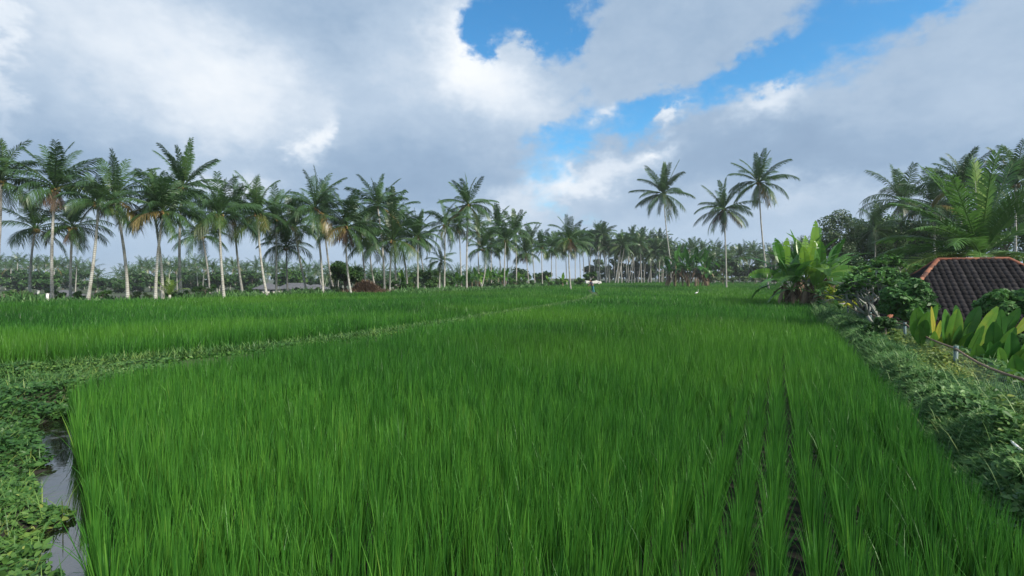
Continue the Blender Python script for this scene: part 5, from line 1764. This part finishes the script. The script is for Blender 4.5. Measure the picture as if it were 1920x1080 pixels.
def paddle_plants():
    rng = np.random.default_rng(33)
    G = 'paddle-leaved plants behind the fence'
    # px, Y, base z, leaves: (tilt deg to the right, length, halfwidth, tint, towards camera)
    def plant(px, Y, py_base, leaves, label):
        x, _ = XY(px, Y)
        zg = hz(x, Y)
        zb = zat(py_base, Y) - zg
        root = empty('paddle_plant', (x, Y, zg - 0.05))
        b = MB()
        for k in range(5):
            b.tube([(rng.normal(0, .08), rng.normal(0, .08), 0), (rng.normal(0, .03), rng.normal(0, .03), zb)], [0.045, 0.03], 7, 0.4)
        b.build('stem', M['banana_stem'], root, True)
        for (tilt, L, hw, tint, fw) in leaves:
            a = MB()
            t = math.radians(tilt)
            n = 13
            s = np.linspace(0, 1, n)
            ang = t * (0.7 + 0.5 * s)
            d = np.stack([np.sin(ang), np.full(n, -fw) * (0.3 + s), np.cos(ang)], 1)
            d /= np.linalg.norm(d, axis=1)[:, None]
            pts = np.vstack([[0, 0, 0], np.cumsum(d[:-1] * L / (n - 1), 0)]) + np.array([rng.normal(0, .03), rng.normal(0, .04), zb])
            pet = 4
            a.tube(pts[:pet], 0.014, 6, tint, cap=False)
            strip_leaf(a, pts[pet - 1:], np.array([0.25 * rng.normal(), -1.0, 0.15]), hw, tint, rng, 0.06, rng.uniform(-0.1, 0.35), 0.03,
                       prof=lambda q: np.clip(np.sin(np.pi * np.clip(0.08 + 0.90 * q, 0, 1)), 0, 1) ** 0.6)
            a.build('leaf', M['paddle'], root)
        tag(root, label, 'plant', G)
    plant(1728, 11.5, 655, [(-8, 1.00, 0.16, .45, .1), (4, .92, .15, .52, .2), (-2, .75, .13, .3, .35), (14, .62, .09, .55, .3), (-22, .65, .11, .38, .3)], 'leftmost paddle-leaved plant with rounded upright leaves')
    plant(1757, 11.0, 665, [(-9, 1.10, 0.06, .82, .05), (2, .8, .09, .76, .2), (12, .55, .09, .7, .4), (-16, .6, .1, .5, .3)], 'paddle-leaved plant with narrow bright yellow leaves')
    plant(1782, 10.6, 678, [(-8, 1.15, .15, .50, .05), (4, 1.15, .16, .58, .1), (0, .85, .14, .40, .3), (-18, .7, .12, .6, .35), (24, .75, .11, .62, .3), (30, .5, .1, .8, .5)], 'central paddle-leaved plant with two tall rounded leaves')
    plant(1815, 10.2, 690, [(26, 1.40, .15, .60, .05), (12, .95, .14, .40, .25), (-6, .8, .14, .34, .35), (36, .7, .12, .5, .4), (20, .6, .13, .25, .6)], 'paddle-leaved plant with a long leaf slanting up to the right')
    plant(1860, 9.8, 700, [(-4, 1.05, .14, .40, .1), (18, 1.0, .13, .50, .2), (38, .85, .12, .78, .2), (-20, .75, .13, .3, .4), (8, .7, .14, .3, .5), (50, .6, .1, .6, .4)], 'paddle-leaved plant with a blotched yellow leaf bending right')
    plant(1900, 9.0, 705, [(-12, .85, .14, .35, .2), (22, .95, .14, .55, .2), (40, .8, .13, .45, .3), (-35, .7, .12, .5, .4), (5, .6, .13, .6, .5)], 'rightmost paddle-leaved plant beside the rail, brown-edged leaf in the middle')
    plant(1888, 10.8, 640, [(48, 1.15, .12, .74, .0), (20, .8, .12, .4, .2), (-20, .8, .12, .3, .3)], 'rear paddle-leaved plant with one yellow-green leaf lifted over the roof')
    plant(1742, 12.2, 640, [(-14, .9, .13, .35, .1), (10, .95, .13, .42, .15), (28, .7, .1, .5, .3)], 'rear paddle-leaved plant between the rounded leaves and the yellow ones')
    plant(1800, 11.8, 640, [(-10, .9, .13, .3, .1), (16, .9, .13, .38, .15), (34, .8, .12, .42, .2)], 'rear dark paddle-leaved plant below the roof eave')
    plant(1842, 9.2, 712, [(-18, .75, .13, .55, .3), (6, .8, .14, .36, .35), (30, .7, .12, .48, .4), (-40, .55, .11, .7, .4)], 'low paddle-leaved plant right of the nearest fence post')
    plant(1925, 7.8, 760, [(-20, .9, .14, .5, .2), (5, .9, .14, .45, .3), (-38, .8, .13, .6, .3)], 'paddle-leaved plant cut by the right edge below the rail')


M['paddle'] = leaf_mat('paddle_leaf', [(0.0, (0.022, 0.085, 0.02)), (0.35, (0.045, 0.155, 0.025)), (0.6, (0.12, 0.27, 0.035)), (0.78, (0.35, 0.38, 0.05)), (0.95, (0.50, 0.44, 0.05)), (1.0, (0.35, 0.2, 0.08))],
                       trans=0.35, rough=0.32, var=0.30, nscale=5.5, spec=0.55)
paddle_plants()


# ------------------------------------------------------------------ ground cover
def scatter(poly, n, rng):
    poly = np.asarray(poly, float)
    lo, hi = poly.min(0), poly.max(0)
    out = []
    tot = 0
    while tot < n:
        P = rng.uniform(lo, hi, (n * 2, 2))
        P = P[in_poly(P, poly)]
        out.append(P); tot += len(P)
    return np.vstack(out)[:n]


def small_leaves(acc, P, Z, size, rng, tint, aspect=0.6):
    n = len(P)
    c = np.column_stack([P, Z])
    nrm = rng.normal(0, 0.45, (n, 3)) + np.array([0, -0.15, 1.0]); nrm /= np.linalg.norm(nrm, axis=1)[:, None]
    a = np.cross(nrm, rng.normal(size=(n, 3))); a /= np.linalg.norm(a, axis=1)[:, None]
    b = np.cross(nrm, a)
    s = (size * rng.uniform(0.55, 1.3, n))[:, None]
    # heart-like five point leaf, folded on its midrib
    V = np.stack([c - a * s, c - a * s * .4 - b * s * aspect + nrm * s * .18, c + a * s * .45 - b * s * aspect * .7 + nrm * s * .12, c + a * s * 1.1,
                  c + a * s * .45 + b * s * aspect * .7 + nrm * s * .12, c - a * s * .4 + b * s * aspect + nrm * s * .18], 1).reshape(-1, 3)
    o = (np.arange(n) * 6)[:, None]
    Q = np.vstack([o + [[0, 1, 2, 3]], o + [[0, 3, 4, 5]]])
    acc.add(V, Q, None, np.repeat(tint, 6))


def build_cover():
    rng = np.random.default_rng(8)
    # left bank and the bund: creeping broad leaves with grass
    a = MB()
    lb = [tuple(p + (0.12, 0.0)) for p in DITCH_L[6:44]] + [(-6.15, 7.4), (-6.25, 8.5), (-5.8, 9.5), (-7.2, 10.9), (-8.9, 9.6), (-12, 8.5), (-16, 7.8), (-16, 5), (-8, 3), (-5, 1.5)]
    P = scatter(lb, 90000, rng)
    d = np.hypot(P[:, 0], P[:, 1])
    keep = rng.random(len(P)) < np.clip(9.0 / d, 0.35, 1)
    P = P[keep]; n = len(P)
    H = hgrid(P)
    mound = 0.10 + 0.09 * bumps(P, 1.7) + 0.05 * bumps(P, 5.3, 4)
    Z = H + np.clip(mound, 0.02, 1) * rng.random(n) ** 0.5 + 0.01
    tint = np.clip(0.42 + 0.22 * bumps(P, 1.1, 6) + rng.normal(0, 0.16, n), 0, 1)
    small_leaves(a, P, Z, 0.026 + 0.001 * d[keep], rng, tint)
    P = scatter(lb, 16000, rng); n = len(P)
    V, Q, T, C = blades(np.column_stack([P, hgrid(P)]), rng.uniform(0, 6.28, n), rng.uniform(0.12, 0.32, n), rng.uniform(0.1, 0.6, n), rng.uniform(0.2, 0.7, n), 0.008, 3, rng.uniform(0.3, 0.9, n))
    a.add(V, Q, T, C)
    tag(a.build('creeping_weeds', M['creeper']), 'creeping broad-leaved weeds covering the bank left of the ditch', 'weeds', None, 'stuff')
    # bund vegetation
    a = MB()
    n = 60000
    L = BUND[1:]
    seg = np.hypot(*(L[1:] - L[:-1]).T)
    cum = np.concatenate([[0], np.cumsum(seg)])
    u = cum[-1] * rng.random(n) ** 1.7
    P = np.stack([np.interp(u, cum, L[:, k]) for k in range(2)], 1)
    off = rng.normal(0, 0.17, n)
    P = P + np.stack([off * 0.9, -off * 0.4], 1)
    P = P[P[:, 1] < 50]; n = len(P)
    d = np.hypot(P[:, 0], P[:, 1])
    tint = np.clip(0.46 + 0.2 * bumps(P, 1.3, 2) + rng.normal(0, 0.15, n), 0, 1)
    Z = hgrid(P) + rng.random(n) * (0.10 + 0.06 * bumps(P, 2.1))
    small_leaves(a, P, Z, 0.018 + 0.0022 * d, rng, tint)
    m = 14000
    V, Q, T, C = blades(np.column_stack([P[:m], hgrid(P[:m])]), rng.uniform(0, 6.28, m), rng.uniform(0.10, 0.34, m), rng.uniform(0.1, 0.6, m), rng.uniform(0.2, 0.6, m), 0.006 + 0.0008 * d[:m], 3, rng.uniform(0.2, 0.75, m))
    a.add(V, Q, T, C)
    tag(a.build('bund_weeds', M['creeper']), 'low weeds and grass along the earth bund between the paddies', 'weeds', None, 'stuff')
    # right bank: feathery grasses, thick and lumpy
    a = MB()
    E0 = np.array([(2.0, 0.6), (3.2, 2.75), (5.0, 6.2), (7.3, 10.4), (11.9, 19.5), (17.2, 29.5), (24.2, 45), (36, 69)])
    E1 = np.array([(4.2, 0.6), (5.6, 3.2), (7.4, 6.3), (8.9, 9.0), (11.6, 13.8), (13.6, 18), (16.5, 24), (20.5, 30), (28, 45), (40, 70)])
    poly = [tuple(p) for p in E0] + [tuple(p) for p in E1[::-1]]
    def mound(P): return np.clip(0.14 + 0.10 * bumps(P, 1.5, 1) + 0.13 * bumps(P, 4.3, 5) + 0.05 * bumps(P, 11, 3), 0.03, 1) * sstep(-0.1, 0.5, pl_dist(P, R1)) * (1 - 0.7 * (1 - sstep(0.2, 0.7, np.abs(pl_dist(P, FENCE)))))
    for (lo, hi, n, ln, w, sg) in ((0, 6, 60000, 0.11, 0.0065, 2), (6, 12, 60000, 0.14, 0.011, 2), (12, 26, 60000, 0.22, 0.02, 2), (26, 85, 26000, 0.5, 0.045, 1)):
        sub = [p for p in poly]
        P = scatter(sub, n * (2 if lo < 12 else 3), rng)
        P = P[(np.hypot(P[:, 0], P[:, 1]) >= lo) & (np.hypot(P[:, 0], P[:, 1]) < hi)]
        if len(P) < n:      # top up inside the distance band
            yl, yh = lo * 0.6, hi * 0.95
            yy = rng.uniform(max(0.4, yl), yh, n * 3)
            e0 = np.interp(yy, E0[:, 1], E0[:, 0]); e1 = np.interp(yy, E1[:, 1], E1[:, 0])
            Q_ = np.stack([e0 + (e1 - e0) * rng.random(n * 3), yy], 1)
            dd = np.hypot(Q_[:, 0], Q_[:, 1])
            P = np.vstack([P, Q_[(dd >= lo) & (dd < hi)]])
        P = P[:n]
        n = len(P)
        mo = mound(P)
        Z = hgrid(P) + mo * rng.random(n) ** 0.4
        clump = bumps(P, 1.1, 9) * 0.5 + bumps(P, 4.1, 3) * 0.3
        az = rng.uniform(0, 6.28, n)
        tint = np.clip(0.50 + 0.22 * clump + rng.normal(0, 0.17, n), 0, 1)
        V, Q, T, C = blades(np.column_stack([P, Z]), az, ln * rng.uniform(0.5, 1.2, n), rng.uniform(0.2, 0.8, n), rng.uniform(0.1, 0.6, n), w, sg, tint, az + np.pi / 2 + rng.normal(0, .8, n))
        a.add(V, Q, T, C)
        m = int(n * 0.8)
        PP = P[:m] + rng.normal(0, .02, (m, 2))
        dd = np.hypot(PP[:, 0], PP[:, 1])
        kind = bumps(PP, 1.9, 21) + 0.5 * bumps(PP, 0.7, 4) + rng.normal(0, 0.15, m)
        tt = np.clip(tint[:m] + rng.normal(0.03, 0.16, m), 0, 1)
        k = kind > 0.1       # patches of a broader-leaved plant
        small_leaves(a, PP[k], Z[:m][k] + 0.05, 0.023 + 0.0030 * dd[k], rng, np.clip(tt[k] - 0.08, 0, 1), 0.6)
        k = kind < 0.1       # patches of narrow-leaved plants
        small_leaves(a, PP[k], Z[:m][k] + 0.03, 0.017 + 0.0028 * dd[k], rng, np.clip(tt[k] + 0.08, 0, 1), 0.26)
        if lo < 12:           # scattered seeding stalks
            q = n // 200
            V, Q, T, C = blades(np.column_stack([P[:q], Z[:q]]), rng.uniform(0, 6.28, q), rng.uniform(0.25, 0.5, q), rng.uniform(0.1, 0.5, q), rng.uniform(0.1, 0.5, q), w * 0.6, 3, rng.uniform(0.8, 1.0, q))
            a.add(V, Q, T, C)
    tag(a.build('bank_weeds', M['weed']), 'feathery grey-green weeds heaped over the right bank', 'weeds', None, 'stuff')
    # yellowish vines by the fence and broad leaves low at the right
    a = MB()
    n = 26000
    yy = rng.uniform(4.0, 15, n)
    fx = np.interp(yy, FENCE[:, 1], FENCE[:, 0])
    P = np.stack([fx + rng.normal(-0.05, 0.32, n), yy], 1)
    m_ = (bumps(P, 0.9, 12) + rng.normal(0, 0.25, n)) > 0.0
    P = P[m_]; n = len(P)
    Z = hgrid(P) + rng.random(n) * (0.24 + 0.16 * bumps(P, 1.9, 7))
    small_leaves(a, P, Z, 0.026 + 0.001 * P[:, 1], rng, np.clip(0.6 + 0.3 * bumps(P, 1.4, 3) + rng.normal(0, 0.2, n), 0, 1))
    tag(a.build('fence_vines', M['vine']), 'yellowish climbing weeds tangled along the wire fence', 'weeds', None, 'stuff')
    a = MB()
    n = 2600
    c = np.array([XY(1850, 4.2), XY(1900, 5.2), XY(1880, 3.6), XY(1900, 6.4)])
    k = rng.integers(0, 4, n)
    P = c[k] + rng.normal(0, 0.28, (n, 2))
    Z = hgrid(P) + mound(P) + rng.uniform(0.0, 0.10, n)
    small_leaves(a, P, Z, np.full(n, 0.04), rng, rng.uniform(0.2, 0.7, n), 0.55)
    tag(a.build('broad_weeds', M['creeper']), 'bluish broad-leaved weeds low on the right bank', 'weeds', None, 'stuff')
    # garden floor beyond the fence
    a = MB()
    n = 60000
    yy = rng.uniform(5, 60, n)
    fx = np.interp(yy, FENCE[:, 1], FENCE[:, 0])
    P = np.stack([fx + rng.uniform(0.1, 1, n) ** 1.5 * (4 + yy * 0.5), yy], 1)
    Z = hgrid(P) + rng.random(n) * 0.35
    small_leaves(a, P, Z, 0.04 + 0.0025 * P[:, 1], rng, rng.uniform(0, 0.7, n))
    tag(a.build('garden_plants', M['creeper']), 'ground plants of the lower garden beyond the fence', 'plants', None, 'stuff')


M['vine'] = leaf_mat('vine_leaf', [(0.0, (0.05, 0.11, 0.03)), (0.55, (0.12, 0.20, 0.04)), (1.0, (0.28, 0.32, 0.06))], trans=0.35, var=0.5, nscale=2.0)
build_cover()

# ------------------------------------------------------------------ haze
def build_haze():
    m, nt, out = new_mat('haze')
    p = nt.nodes.new('ShaderNodeVolumePrincipled')
    p.inputs['Color'].default_value = (0.86, 0.93, 1.0, 1)
    p.inputs['Density'].default_value = HAZE
    p.inputs['Anisotropy'].default_value = 0.2
    nt.links.new(p.outputs[0], out.inputs['Volume'])
    b = MB()
    b.box((0, 600, 14), (3200, 1960 + 900, 36))
    o = b.build('haze', m)
    tag(o, 'thin humid air over the fields', None, None, 'stuff')


HAZE = 0.00035
build_haze()
